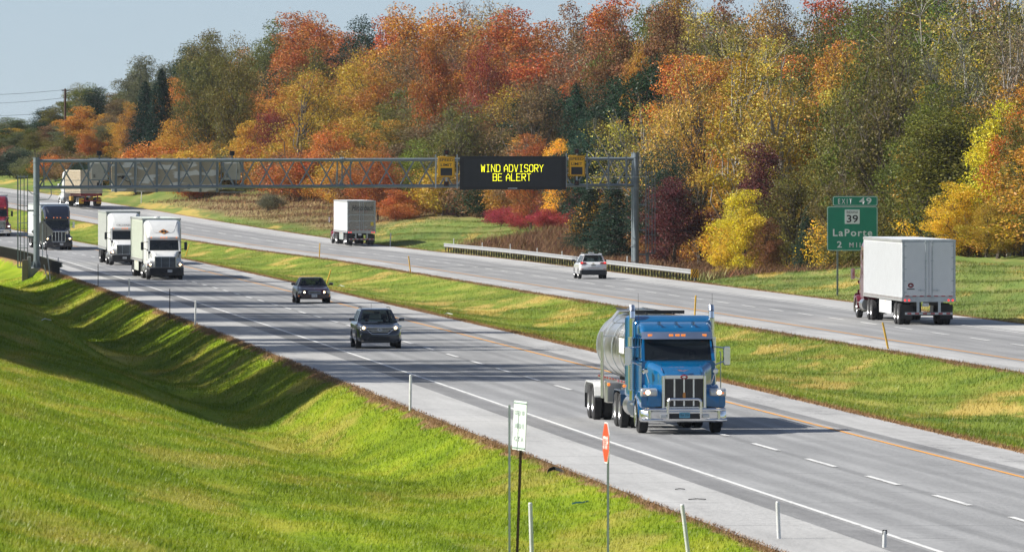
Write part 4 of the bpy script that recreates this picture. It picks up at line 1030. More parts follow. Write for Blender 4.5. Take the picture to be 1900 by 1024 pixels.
    prof = [(yn+.02, .02), (yn, .45), (yn-.1, .78), (yn-.28, .93), (yn-.5, Rt), (ye+.5, Rt), (ye+.28, .93), (ye+.1, .78), (ye, .45), (ye-.02, .02)]
    MB().lathe(prof, (0, 0, zc), 'y', 40).build('tank', M_steel, r, smooth=60)
    for y in (-5.0, -7.4, -9.8, -12.2, -14.4): MB().lathe([(-.04, Rt), (-.04, Rt+.018), (.04, Rt+.018), (.04, Rt)], (0, y, zc), 'y', 40).build('tank_band', M_galv, r)
    m = MB(); m.box((0, -9.6, 3.3), (.75, 9.0, .05)); 
    for s in (-1, 1): m.box((s*.4, -9.6, 3.38), (.05, 9.0, .06))
    m.box((-.0, -5.4, 3.42), (1.5, .12, .1)); m.build('catwalk', M_darkmet, r)
    for y in (-7, -9.5, -12): MB().cyl((0, y, 3.25), (0, y, 3.42), .3, n=20).build('manhole_lid', M_steel, r)
    # side placard, ladder and rails on the truck's right
    m = MB(); m.box((1.0, -6.3, 2.4), (.06, 1.6, .55)); pl = m.build('sign_panel', M_steel, r); MB().box((1.035, -6.3, 2.4), (.01, 1.45, .45)).build('sign_face', M_whitep, pl)
    m = MB()
    lad = [(1.3, -9.3, .75), (1.3, -9.3, 2.75), (.8, -9.3, 3.38), (.3, -9.3, 3.42)]; m.tube(lad, .03, 8); lad2 = [(x+.0, y-.4, z) for x, y, z in lad]; m.tube(lad2, .03, 8)
    for k in range(8): z = .9+k*.25; m.cyl((1.3, -9.3, z), (1.3, -9.7, z), .018, n=6)
    for k in range(3): m.cyl((1.18-k*.2, -9.3, 2.9+k*.16), (1.18-k*.2, -9.7, 2.9+k*.16), .018, n=6)
    m.box((1.05, -9.5, 2.62), (.42, .5, .03)); m.box((.72, -9.5, 3.02), (.42, .5, .03)); m.build('ladder', M_steel, r)
    for s in (-1, 1):
        m = MB(); rr = []
        for yy, zz in ((-11.9, .75), (-12.1, 1.02), (-12.4, 1.16), (-14.7, 1.16), (-15.0, 1.02), (-15.15, .8)): rr.append([(s*.7, yy, zz), (s*1.3, yy, zz), (s*1.3, yy, zz-.05), (s*.7, yy, zz-.05)])
        m.loft(rr).build('trailer_fender', M_white, r, bevel=.012)
        MB().box((s*1.0, -15.2, .62), (.56, .015, .62)).build('mud_flap', M_black, r)
        m = MB(); m.loft([[(s*.85, yy, zz), (s*1.28, yy, zz), (s*1.28, yy, zz-.05), (s*.85, yy, zz-.05)] for yy, zz in ((-8.2, 1.28), (-8.6, 1.32), (-9.0, 1.28))]); m.box((s*1.07, -8.6, .95), (.44, .8, .62)); m.build('hose_box', M_steel, r, bevel=.03)
        m = MB(); m.box((s*.9, -9.3, 1.28), (.06, 10.8, .08)); m.build('tank_rail', M_steel, r)
        m = MB()
        for k in range(12): m.box((s*.94, -4.8-k*.85, 1.31), (.01, .4, .05))
        m.build('reflective_tape', M_redoff, r)
        lamp(r, 'marker_light', (s*1.26, -7.9, 1.2), .05, M_amber)
        lamp(r, 'side_marker', (s*1.28, -3.1, 1.28), .045, M_amber)
    m = MB()
    for s in (-1, 1): m.box((s*.45, -9.6, 1.1), (.1, 11, .2))
    m.box((0, -9.6, 1.24), (.5, 10, .12)); m.build('subframe', M_darkmet, r)
    place(r, 4.86, 244.6, .088, False)
    return r
blue_truck()

# --- white and dark highway tractors with box trailers
M_blacktruck = paint('midnight_blue_paint', (.006, .008, .016), .22, coat=.8, var=.15)
M_redtruck = paint('dark_red_paint', (.17, .008, .015), .28, coat=.7, var=.1)
M_maroontruck = paint('maroon_paint', (.11, .006, .014), .28, coat=.7, var=.1)
M_tra2 = paint('weathered_white_panel', (.60, .61, .57), .5, var=.07, dirt=.5)
M_sheen = paint('greenish_white_panel', (.62, .66, .58), .4, var=.06, dirt=.5)
M_greyr = paint('ribbed_grey_panel', (.34, .36, .34), .5, .2, var=.12)
def semi(name, label, T, X, D, h, away, Tt, fair=True, tl=16.15):
    r = empty(name, label=label, cat='truck'); tractor(r, T)
    if fair: f = fairing(r, T['mat'], T.get('ftop', 3.95)); T['fair'] = f
    drives = (-5.1, -6.4); y0 = -3.75
    ax = (y0-tl+2.0, y0-tl+3.3); Tt['axles'] = ax
    if Tt.get('kind') != 'container': trailer(r, y0, tl, Tt)
    semi_wheels(r, 1.25, ax, drives)
    if away: D = D+(tl-y0); X = X-h*(tl-y0)
    place(r, X, D, h, away); return r
Tw = dict(mat=M_white, gstyle='bars', mmat=M_blackpl, mark_z=2.80, mark_y=-.42, marks=(-.85, -.18, 0, .18, .85), chromebars=False)
r = semi('semi_truck', 'white semi truck with orange diamond emblem on its roof fairing, ahead of another white one', dict(Tw, gw=.68, g=(.8, 1.5), plate='2371 KC', px=-.3), -23.35, 563.5, .094, False, dict(mat=M_sheen, skirt=(-9.5, -15.2), skirtmat=M_sheen, frame=M_brown))
d = MB().prism([(-.33, 0), (0, .22), (.33, 0), (0, -.22)], 'y', -.02, .02).build('emblem', paint('orange_emblem', (.5, .2, .04), .5), r)
d.location = (0, -.93, 3.19); d.rotation_euler = (R(42), 0, 0)
text('M', .34, .2, M_black, 'emblem_letter', d, face_M((0, .035, 0), '+y'), bold=.05)
MB().lathe([(0, .22), (.08, .2), (.12, .1), (.13, .001)], (.25, -4.6, 4.08), 'z', 18).build('roof_vent', M_white, r)
r = semi('semi_truck', 'white semi truck with dark lettering above the windshield, pulling a ribbed grey trailer', dict(Tw, gw=.66, g=(.86, 1.52), plate='9044 PT', px=.1), -29.55, 641, .088, False, dict(mat=M_greyr, ribs=60, ribw=.12, ribmat=M_tra2, frame=M_brown))
text('CR.LEADER', 1.4, .15, M_black, 'lettering', r, face_M((-.05, -.70, 3.03), '+y', R(42)), bold=.02)
r = semi('semi_truck', 'midnight blue semi truck with white trailer passing behind the left gantry column', dict(mat=M_blacktruck, gw=.56, g=(.78, 1.62), gstyle='fence', nb=3, gt=.05, hl=(1.0, 1.02), bz=(.28, .74), bmat=M_blacktruck, mark_z=2.86, mark_y=-.5, marks=(-.95, -.3, 0, .3, .95), mmat=M_chrome, yf=1.35), -40.4, 746, .125, False, dict(mat=M_trailer, ribs=20))
r = semi('semi_truck', 'dark red semi truck with chrome grille cut by the left edge', dict(mat=M_redtruck, gw=.62, g=(.84, 1.5), gstyle='wide', hl=(1.0, 1.0), bz=(.3, .74), bmat=M_chrome, mark_z=2.8, mark_y=-.44, mmat=M_blackpl), -50.4, 822, .15, False, dict(mat=M_tra2, ribs=18))
# going away
r = semi('semi_truck', 'maroon semi truck pulling the plain white trailer beside the green exit sign', dict(mat=M_maroontruck, gw=.6, gstyle='fence', bmat=M_chrome, mmat=M_chrome), 20.15, 405.5, .074, True, dict(mat=M_trailer, ribs=60, ribw=.02, skirt=(-10.3, -15.3), plate='812 AD', door=paint('pale_door_panel', (.6, .62, .63), .45, var=.03), z=(1.16, 4.13)), fair=True)
yb = -19.9-.045
bd = MB().lathe([(0, .001), (-.01, .11), (0, .12)], (0, 0, 0), 'y', 24).build('door_logo', paint('maroon_decal', (.18, .01, .02), .4), r); bd.location = (-.88, yb, 1.92); bd.scale = (1.2, 1, 1)
MB().prism([(-.06, -.04), (-.03, .05), (0, .02), (.05, .0), (.06, -.05), (.02, -.02), (-.02, -.03)], 'y', -.02, -.014).build('logo_figure', M_whitep, bd)
MB().box((-.88, yb, 1.74), (.36, .008, .05)).build('decal_strip', M_black, r)
r = semi('semi_truck', 'red semi truck pulling a dirty silver trailer with script lettering on its doors', dict(mat=M_redtruck, gw=.6, gstyle='fence', bmat=M_chrome), -13.75, 767, .098, True, dict(mat=M_trailer, ribmat=M_tra2, hribs=True, door=paint('dull_diamond_plate', (.27, .25, .21), .45, .4, var=.25, scale=9.0), frame=M_greyr, skirt=(-10.0, -14.8), skirtmat=M_greyr))
yb = -19.9-.045
text('Hirschbach', 1.95, .5, M_black, 'script_lettering', r, face_M((.1, yb, 3.42), '-y'), bold=.015, shear=.3)
text('refrigerated', 1.1, .07, M_redoff, 'small_lettering', r, face_M((.05, yb, 3.1), '-y'))
m = MB()
for z in (2.78, 2.22): m.box((0, yb, z), (2.4, .02, .1))
m.build('door_band', M_greyr, r)
MB().box((.97, yb, 1.95), (.26, .01, .34)).build('yellow_decal', paint('yellow_decal', (.55, .42, .04), .5), r)
text('HIRSCHBACH', .8, .16, M_black, 'side_lettering', r, face_M((-1.32, -16.5, 3.3), '-x'))
# container truck
r = semi('container_truck', 'white semi truck hauling a tan shipping container on a red chassis in the distance', dict(mat=M_white, gw=.66, gstyle='bars', mmat=M_chrome), -46.9, 938, .20, True, dict(kind='container'), fair=True, tl=12.8)
m_tan = paint('tan_container', (.50, .43, .32), .6, var=.12); y0 = -3.9; L = 12.2; m = MB(); rr = []
m.box((0, y0-L/2, 2.75), (2.4, L, 2.56)); bx = m.build('container', m_tan, r, bevel=.02)
m = MB()
for s in (-1, 1):
    for i in range(40): m.box((s*1.21, y0-.35-i*(L-.7)/39, 2.76), (.04, .13, 2.3))
for i in range(8): m.box((-1.05+i*.3, y0-L-.01, 2.75), (.12, .03, 2.3))
m.build('corrugation', m_tan, bx)
m = MB()
for s in (-1, 1):
    m.box((s*1.2, y0-L/2, 4.0), (.09, L+.04, .12)); m.box((s*1.2, y0-L-.02, 2.75), (.1, .1, 2.56))
    m.box((s*.12, y0-L-.045, 2.75), (.035, .03, 2.45)); m.box((s*.42, y0-L-.045, 2.75), (.035, .03, 2.45))
m.box((0, y0-L-.03, 4.0), (2.4, .08, .12)); m.box((0, y0-L-.03, 1.5), (2.4, .08, .1)); m.build('corner_post', m_tan, bx)
m_rc = paint('red_chassis', (.22, .02, .02), .5, var=.25); m = MB()
for s in (-1, 1): m.box((s*.5, y0-L/2, 1.28), (.16, L, .34)); m.box((s*1.05, y0-L+.1, 1.35), (.3, .3, .2))
m.box((0, y0-L+.05, 1.3), (2.44, .2, .24)); m.box((0, y0-L-.02, .62), (2.3, .1, .12)); 
for s in (-1, 1): m.box((s*.7, y0-L+.0, .95), (.12, .1, .6))
m.build('trailer_chassis', m_rc, r)
for s in (-1, 1):
    for k in range(2): lamp(r, 'tail_light', (s*(1.0-k*.2), y0-L-.08, 1.3), .05, M_redoff, (0, -1, 0))
    MB().box((s*1.12, -8.2, .85), (.3, 1.5, .5)).build('tool_box', paint('yellow_tank', (.38, .22, .03), .5, var=.3), r, bevel=.04)
    MB().box((s*1.0, y0-L+.95, .6), (.55, .012, .6)).build('mud_flap', M_yellowp, r)
plate(r, (-.3, y0-L-.085, 1.08), '-y', '61 204')

# --- cars
def sedan():
    r = empty('car', label='dark maroon sedan with headlights on in the left lane', cat='car'); mat = paint('maroon_car_paint', (.022, .003, .007), .3, coat=.5, var=.1)
    rows = [(-2.6, .78, .42, .88), (-2.5, .86, .3, .96), (-1.9, .93, .24, 1.0), (-.5, .94, .22, .97), (.9, .94, .22, .96), (1.5, .93, .22, .93), (2.2, .91, .24, .84), (2.5, .84, .28, .76), (2.62, .74, .34, .64)]
    car(r, dict(kind='sedan', mat=mat, L=5.2, W=1.88, rows=rows, base=(-1.95, 1.15, .84), top=(-1.15, .3, .60), zb=.93, zt=1.42, r=.33, axles=(-1.5, 1.45), people=True, arch=mat,
        wins={'front': [(.07, .93, .1, .93)], 'back': [(.1, .9, .12, .92)], 'right': [(.2, .48, .1, .86), (.52, .84, .1, .86)], 'left': [(.16, .48, .1, .86), (.52, .8, .1, .86)]}))
    g = MB(); g.loft([rrect(2.60, .36, .53, .7, .07, 4), rrect(2.66, .35, .54, .69, .07, 4)]); go = g.build('grille', M_blackpl, r)
    m = MB(); m.tube([(-.36, 2.665, .62), (-.33, 2.665, .7), (.33, 2.665, .7), (.36, 2.665, .62), (.33, 2.665, .54), (-.33, 2.665, .54), (-.36, 2.665, .62)], .012, 6)
    for i in range(9): m.box((-.28+i*.07, 2.665, .62), (.008, .008, .14))
    m.build('grille_trim', M_chrome, go); MB().cyl((0, 2.45, .78), (0, 2.45, .87), .02, .008, n=8).build('hood_ornament', M_chrome, r)
    for s in (-1, 1):
        h = MB().loft([rrect(2.45, .2, .53, .7, .05, 3, s*.66), rrect(2.585, .18, .55, .69, .05, 3, s*.64)]).build('headlight', M_lens, r); lamp(h, 'bulb', (s*.55, 2.6, .62), .06, M_head)
        MB().box((s*.82, 2.46, .62), (.14, .1, .13)).build('turn_signal', M_lens, r)
        MB().box((s*.82, 2.47, .42), (.1, .06, .05)).build('fog_light', M_amber, r)
    MB().loft([rrect(2.55, .84, .28, .5, .06), rrect(2.68, .74, .3, .48, .06)]).build('bumper', mat, r, smooth=40)
    plate(r, (0, 2.69, .43), '+y', 'XG 5801', M_trailer); MB().box((0, .8, 1.3), (.24, .04, .07)).build('rear_view_mirror', M_blackpl, r)
    place(r, -11.25, 470, .092, False)
sedan()
def suv(label, mat, X, D, away, kind):
    r = empty('car', label=label, cat='car')
    rows = [(-2.35, .8, .4, .98), (-2.25, .9, .3, 1.08), (-1.9, .94, .25, 1.14), (.9, .94, .25, 1.10), (1.4, .94, .25, 1.06), (1.95, .92, .25, .98), (2.22, .86, .28, .88), (2.36, .74, .34, .74)]
    car(r, dict(kind='suv', mat=mat, L=4.7, W=1.88, rows=rows, base=(-2.22, 1.0, .86), top=(-1.9 if away else -1.85, .25, .63), zb=1.07, zt=1.64, r=.36, axles=(-1.38, 1.38), people=True, mirror=mat if not away else M_blackpl,
        wins={'front': [(.07, .93, .08, .92)], 'back': [(.07, .93, .14, .88)], 'right': [(.06, .24, .14, .84), (.28, .52, .1, .86), (.56, .82, .1, .86)], 'left': [(.18, .44, .1, .86), (.48, .72, .1, .86), (.76, .94, .14, .84)]}))
    for s in (-1, 1):
        MB().tube([(s*.6, .1, 1.66), (s*.6, -.0, 1.69), (s*.6, -1.6, 1.69), (s*.6, -1.75, 1.66)], .014, 6).build('roof_rail', M_galv if away else M_blackpl, r)
    if not away:
        g = MB(); hexa = [(-.5, .92), (.5, .92), (.6, .84), (.34, .62), (-.34, .62), (-.6, .84)]
        g.prism(hexa, 'y', 2.33, 2.37); go = g.build('grille', M_blackpl, r); m = MB()
        for z, w in ((.88, .53), (.8, .5), (.72, .38)): m.box((0, 2.375, z), (w*2, .02, .018))
        m.tube([(x, 2.375, z) for x, z in hexa+hexa[:1]], .016, 6); m.build('grille_bar', M_chrome, go)
        m = MB(); pts = [(.1*math.cos(t), 2.4, .8+.05*math.sin(t)) for t in [k*math.pi/8 for k in range(17)]]; m.tube(pts, .01, 5); m.tube([(-.045, 2.4, .765), (-.03, 2.4, .835)], .01, 5); m.tube([(.03, 2.4, .765), (.045, 2.4, .835)], .01, 5); m.tube([(-.035, 2.4, .8), (.035, 2.4, .8)], .01, 5); m.build('emblem', M_chrome, go)
        for s in (-1, 1):
            h = MB().loft([rrect(1.95, .12, .84, .98, .05, 3, s*.84), rrect(2.2, .17, .8, .95, .05, 3, s*.7), rrect(2.29, .13, .82, .93, .05, 3, s*.66)]).build('headlight', M_lens, r, smooth=50); lamp(h, 'bulb', (s*.68, 2.31, .875), .055, M_head)
            f = MB().box((s*.64, 2.3, .53), (.36, .06, .13)).build('fog_light_housing', M_black, r); MB().tube([(s*.46, 2.345, .6), (s*.82, 2.335, .6), (s*.82, 2.335, .48)], .01, 5).build('trim', M_chrome, f)
        MB().box((0, 2.34, .42), (.9, .06, .14)).build('air_intake', M_black, r); MB().loft([rrect(2.3, .8, .24, .36, .05), rrect(2.4, .68, .25, .33, .04)]).build('bumper', M_blackpl, r)
        MB().cyl((.1, -1.2, 1.65), (.1, -1.3, 1.85), .006, n=5).build('antenna', M_black, r); MB().box((0, .55, 1.5), (.24, .04, .07)).build('rear_view_mirror', M_blackpl, r)
        place(r, X, D-0, .09, False)
    else:
        for s in (-1, 1):
            t = MB().prism([(s*.88, 1.0), (s*.88, 1.14), (s*.5, 1.1), (s*.42, 1.02)], 'y', -2.36, -2.22).build('tail_light', M_redoff, r); MB().box((s*.78, -2.365, 1.08), (.14, .02, .09)).build('brake_lamp', M_red, t)
            MB().box((s*.78, -2.36, .66), (.2, .02, .035)).build('reflector', M_redoff, r)
        MB().loft([rrect(-2.42, .84, .3, .6, .07), rrect(-2.2, .93, .27, .62, .07)]).build('bumper', M_blackpl, r, smooth=40)
        plate(r, (0, -2.36, .92), '-y', 'KP 4018'); MB().box((0, -2.35, 1.04), (.14, .02, .05)).build('emblem', paint('gold_emblem', (.5, .38, .12), .3, .6), r)
        text('www.statefleet.net'[4:14]+'.net', .8, .05, M_redoff, 'web_lettering', r, face_M((.02, -2.362, .74), '-y'))
        b = MB().box((0, -.8, 1.74), (.42, .2, .06)).build('roof_light_bar', M_lens, r, bevel=.02); MB().box((0, -.8, 1.68), (.1, .12, .08)).build('light_bar_mount', M_black, b)
        m = MB(); m.loft([[(x, -1.85, 1.66), (x, -2.05, 1.63), (x, -2.05, 1.6), (x, -1.85, 1.62)] for x in (-.6, 0, .6)]); m.build('spoiler', mat, r)
        place(r, X, D+2.3, .088, True)
suv('dark grey crossover with headlights on, just behind the blue tanker truck', paint('dark_grey_car_paint', (.035, .042, .058), .22, .3, coat=.9, var=.1), -5.8, 357, False, 'a')
suv('white crossover driving away beside the far guardrail', paint('white_car_paint', (.7, .71, .72), .25, coat=.8, var=.03), 5.28, 565.5, True, 'b')
# ------------------------------------------------------------------ gantry, signs, rails, posts
def SB(mb, loc):
    l = Vector(loc); mb.v = [tuple(Vector(v)-l) for v in mb.v]; return mb
AL = at_px(68, 628); AR = at_px(1180, 632)
A2, B2 = Vector((AL.x, 628, 0)), Vector((AR.x, 632, 0)); back = Vector((-.14, 1.5, 0))
gr = empty('sign_gantry', AL, label='grey steel truss gantry spanning both carriageways', cat='gantry')
def gb_(mb, name, mat=M_gantry, parent=gr, **k): return SB(mb, AL).build(name, mat, parent, **k)
ztL, ztR, zbL, zbR = zpx(299, 628), zpx(295, 632), zpx(348, 628), zpx(344, 632)
def TP(t, top, bk=0):   # point on the truss
    p = A2.lerp(B2, t); z = (ztL+(ztR-ztL)*t) if top else (zbL+(zbR-zbL)*t); return Vector((p.x, p.y, z))+back*bk
for bk in (0, 1):
    for top in (1, 0):
        m = MB(); m.cyl(TP(0, top, bk), TP(1, top, bk), .125, n=14)
        for q in (.2535, .508, .51): m.cyl(TP(q-.0012, top, bk), TP(q+.0012, top, bk), .2, n=14)
        gb_(m, 'chord', smooth=40)
NP = 30
for bk in (0, 1):
    for i in range(NP):
        a, b = i/NP, (i+1)/NP; up = (i+bk) % 2 == 0
        m = MB(); m.cyl(TP(a+.004, not up, bk), TP(b-.004, up, bk), .055, n=8); gb_(m, 'diagonal_brace', smooth=40)
for i in range(0, NP+1, 5):
    m = MB(); 
    for top in (0, 1): m.cyl(TP(i/NP, top, 0), TP(i/NP, top, 1), .04, n=6)
    m.cyl(TP(i/NP, 0, 1), TP(i/NP, 1, 0), .03, n=6); gb_(m, 'cross_brace')
for t in (.012, .5, .508, .522, .985):
    m = MB(); m.cyl(TP(t, 0, 0), TP(t, 1, 0), .05, n=8); gb_(m, 'vertical_brace')
for (P, zt, name) in ((AL, zpx(293, 628), 'L'), (AR, zpx(284, 632), 'R')):
    for bk in (0, 1):
        q = Vector((P.x, P.y, 0))+back*bk; zb = P.z; m = MB(); m.cyl((q.x, q.y, zb), (q.x, q.y, zt), .22 if bk == 0 else .19, n=20)
        m.cyl((q.x, q.y, zt), (q.x, q.y, zt+.03), .24, n=20); m.cyl((q.x, q.y, zb+.28), (q.x, q.y, zb+.34), .42, n=20)
        for k in range(8):
            t = k*math.pi/4; c, s_ = math.cos(t), math.sin(t); m.hexa([(q.x+c*.2-s_*.01, q.y+s_*.2+c*.01, zb+.34), (q.x+c*.4-s_*.01, q.y+s_*.4+c*.01, zb+.34), (q.x+c*.4+s_*.01, q.y+s_*.4-c*.01, zb+.34), (q.x+c*.2+s_*.01, q.y+s_*.2-c*.01, zb+.34)], [(q.x+c*.2-s_*.01, q.y+s_*.2+c*.01, zb+.8), (q.x+c*.24-s_*.01, q.y+s_*.24+c*.01, zb+.8), (q.x+c*.24+s_*.01, q.y+s_*.24-c*.01, zb+.8), (q.x+c*.2+s_*.01, q.y+s_*.2-c*.01, zb+.8)])
        for z in (zt-.35, zt-2.2, zb+2.2, zb+4.2): m.cyl((q.x, q.y, z), (q.x, q.y, z+.05), .25, n=20)
        gb_(m, 'column', smooth=35)
    m = MB(); m.box((P.x-.05, P.y+.75, P.z-.05), (1.05, 2.8, .62)); gb_(m, 'concrete_base', paint('pedestal_concrete', (.42, .41, .38), .9, var=.12), bevel=.03)
def rail_line(x0, x1, y, r=.02, dy=-.6):
    m = MB(); m.cyl(((x0-CX)*629/F, 629+dy, zpx(y, 629)), ((x1-CX)*629/F, 629+dy, zpx(y-(x1-x0)*.003, 629)), r, n=6); gb_(m, 'catwalk_rail')
rail_line(72, 208, 335); rail_line(72, 208, 357); rail_line(408, 455, 357); rail_line(1088, 1202, 329); rail_line(1088, 1186, 350)
m = MB(); pts = [(75, 349), (95, 350), (96, 362), (90, 370), (72, 371)]; m.tube([((x-CX)*628/F, 627.6, zpx(y, 628)) for x, y in pts], .035, 6); gb_(m, 'conduit')
m = MB(); pts = [(52, 352), (60, 360), (74, 361)]; m.tube([((x-CX)*628/F, 627.6, zpx(y, 628)) for x, y in pts], .03, 6); gb_(m, 'conduit')
# caged service ladders beside the columns
def ladder(x0, x1, y0, y1, D, name_lab, brackets, colx, hoops):
    r = empty('service_ladder', ((x0+x1)/2*D/F-CX*D/F, D, zpx(y1, D)), label=name_lab, cat='ladder'); X = lambda x: (x-CX)*D/F
    loc = r.location.copy(); w = X(x1)-X(x0); z0, z1 = zpx(y1, D), zpx(y0, D)
    for q in (0, 1):
        m = MB(); m.box((X(x0)+q*w*.99, D, (z0+z1)/2), (.06, .08, z1-z0)); SB(m, loc).build('rail', M_gantry, r)
    m = MB(); k = 0; z = z0+.15
    while z < z1: m.cyl((X(x0), D-.6, z), (X(x0), D, z), .015, n=5); z += .3
    m.box((X(x0), D-.6, (z0+z1)/2), (.05, .05, z1-z0)); SB(m, loc).build('rung', M_gantry, r)
    m = MB()
    for f in (.28, .66): m.box((X(x0)+w*f, D-.35-.1*f, (z0+z1)/2), (.06, .05, z1-z0))
    for y in hoops:
        z = zpx(y, D); m.tube([(X(x0), D, z), (X(x0)+w*.1, D-.5, z), (X(x0)+w*.9, D-.5, z), (X(x1), D, z)], .025, 5)
    m.tube([(X(x0), D-.35, z0), (X(x1), D-.35, z0)], .05, 6); SB(m, loc).build('safety_cage', M_gantry, r)
    for y in brackets:
        m = MB(); z = zpx(y, D); m.box(((X(x1 if colx > x1 else x0)+X(colx))/2, D+.1, z), (abs(X(x1 if colx > x1 else x0)-X(colx))+.1, .08, .12)); SB(m, loc).build('bracket', M_gantry, r)
    return r, loc, X
r, loc, X = ladder(33.5, 51.5, 325, 496, 628.5, 'caged steel ladder left of the left gantry column', (391, 440, 487), 64, (328, 382, 414, 460, 495))
r, loc, X = ladder(1198.5, 1215.5, 318, 470, 632.5, 'caged steel ladder right of the right gantry column', (380, 427, 472), 1186, (320, 343, 374, 405, 436, 469))
m = MB(); m.box((X(1201), 632.6, zpx(484, 632)), (.22, .2, 1.2)); SB(m, loc).build('support_leg', M_gantry, r)
p = at_px(46.5, 627); c = MB(); c.box((0, 0, .85), (.44, .5, 1.7)); o = c.build('control_cabinet', paint('brown_cabinet', (.17, .14, .12), .6, var=.15), None, bevel=.02); o.location = p+Vector((0, 0, -.15)); tag(o, 'brown steel cabinet standing under the left service ladder', 'cabinet')
c = MB(); c.box((0, -.255, .85), (.38, .012, 1.5)); c.box((.12, -.265, .9), (.03, .02, .16)); c.build('door', paint('brown_cabinet_door', (.15, .125, .105), .6, var=.15), o)
c = MB(); c.box((0, 0, .9), (.26, .4, 1.8)); o = c.build('control_cabinet', paint('grey_cabinet', (.3, .31, .3), .6, var=.15), None, bevel=.02); o.location = at_px(54, 627.4)+Vector((0, 0, -.15)); tag(o, 'narrow grey cabinet beside the brown one under the left ladder', 'cabinet')

M_led = glow('amber_led', (.95, .95, .02), 1.0, (.8, .75, .02)); M_dms = paint('sign_face_black', (.016, .018, .022), .5, var=.15); M_dmsf = paint('sign_frame_black', (.008, .009, .01), .5)
M_syel = paint('sign_yellow', (.92, .48, .015), .5, var=.05); M_tan = None
# message board facing the camera
Dm = 629.3; sx = lambda x: (x-CX)*Dm/F; zz = lambda y: zpx(y, Dm)
loc = Vector((sx(951.5), Dm, zz(352))); r = empty('message_board', loc, label='large black electronic message board reading WIND ADVISORY BE ALERT', cat='message board')
m = MB(); w = sx(1050)-sx(853); h = zz(290)-zz(352); m.box((sx(951.5), Dm+.15, zz(321)), (w, .7, h)); SB(m, loc).build('housing', M_dmsf, r, bevel=.02)
m = MB(); m.box((sx(951.5), Dm-.205, zz(320.5)), (sx(1042)-sx(861), .02, zz(295)-zz(347))); SB(m, loc).build('display_face', M_dms, r)
g_ = MB(); 
for i in range(1, 14): g_.box((sx(861+i*13), Dm-.218, zz(320.5)), (.012, .006, zz(296)-zz(346)))
SB(g_, loc).build('panel_seam', M_dmsf, r)
GL = dict(W=('0,6 .7,0 2,4.6 3.3,0 4,6',), I=('.8,6 3.2,6', '2,6 2,0', '.8,0 3.2,0'), N=('0,0 0,6 4,0 4,6',), D=('0,0 0,6 2.8,6 4,4.8 4,1.2 2.8,0 0,0',), A=('0,0 0,3.6 2,6 4,3.6 4,0', '0,2.2 4,2.2'), V=('0,6 2,0 4,6',),
  S=('4,5.2 3.2,6 .8,6 0,5.2 0,3.9 .8,3.2 3.2,2.9 4,2.1 4,.8 3.2,0 .8,0 0,.8',), O=('.9,0 0,.9 0,5.1 .9,6 3.1,6 4,5.1 4,.9 3.1,0 .9,0',), R=('0,0 0,6 3.1,6 4,5.3 4,3.7 3.1,3 0,3', '1.6,3 4,0'), Y=('0,6 2,3 4,6', '2,3 2,0'),
  B=('0,0 0,6 3.1,6 3.9,5.3 3.9,3.8 3.1,3.1 0,3.1', '3.1,3.1 4,2.3 4,.7 3.1,0 0,0'), E=('4,6 0,6 0,0 4,0', '0,3.1 3.2,3.1'), L=('0,6 0,0 4,0',), T=('0,6 4,6', '2,6 2,0'))
def led_line(s_, x0, x1, y0, y1):
    W0, W1, Z0, Z1 = sx(x0), sx(x1), zz(y1), zz(y0); n = len(s_); adv = (W1-W0)/(sum(.55 if c == ' ' else 1 for c in s_)-.22); cw = adv*.70; sz = (Z1-Z0)/6; th = .037; x = W0; o = MB()
    for c in s_:
        if c == ' ': x += adv*.55; continue
        for st_ in GL[c]:
            P = [tuple(map(float, q.split(','))) for q in st_.split()]; P = [Vector((x+a/4*cw, Dm-.235, Z0+b*sz)) for a, b in P]
            for a, b in zip(P[:-1], P[1:]):
                d = (b-a).normalized(); nn = Vector((-d.z, 0, d.x))*th/2; a2, b2 = a-d*th*.45, b+d*th*.45; y_ = Vector((0, .01, 0))
                o.hexa([a2-nn, b2-nn, b2-nn+y_, a2-nn+y_], [a2+nn, b2+nn, b2+nn+y_, a2+nn+y_])
        x += adv
    SB(o, loc).build('message_line', M_led, r)
led_line('WIND ADVISORY', 893, 1008.5, 306, 318.8); led_line('BE ALERT', 915, 985.5, 322.6, 335.4)
m = MB(); m.box((sx(951), Dm-.21, zz(349.6)), (.7, .01, .07)); SB(m, loc).build('maker_strip', M_galv, r)
def beacon(parent, p, loc, lens=True, back=1):
    m = MB(); m.box(p, (.36, .3, .36)); b = SB(m, loc).build('beacon', M_black, parent, bevel=.02)
    m = MB(); m.lathe([(0, .15), (-back*.22, .16)], (p[0], p[1]-back*.15, p[2]), 'y', 16); SB(m, loc).build('hood', M_black, b)
    if lens: m = MB(); m.cyl((p[0], p[1]-.17, p[2]), (p[0], p[1]-.155, p[2]), .13, n=16); SB(m, loc).build('lens', paint('dark_amber_lens', (.12, .02, .012), .2, var=.3), b)
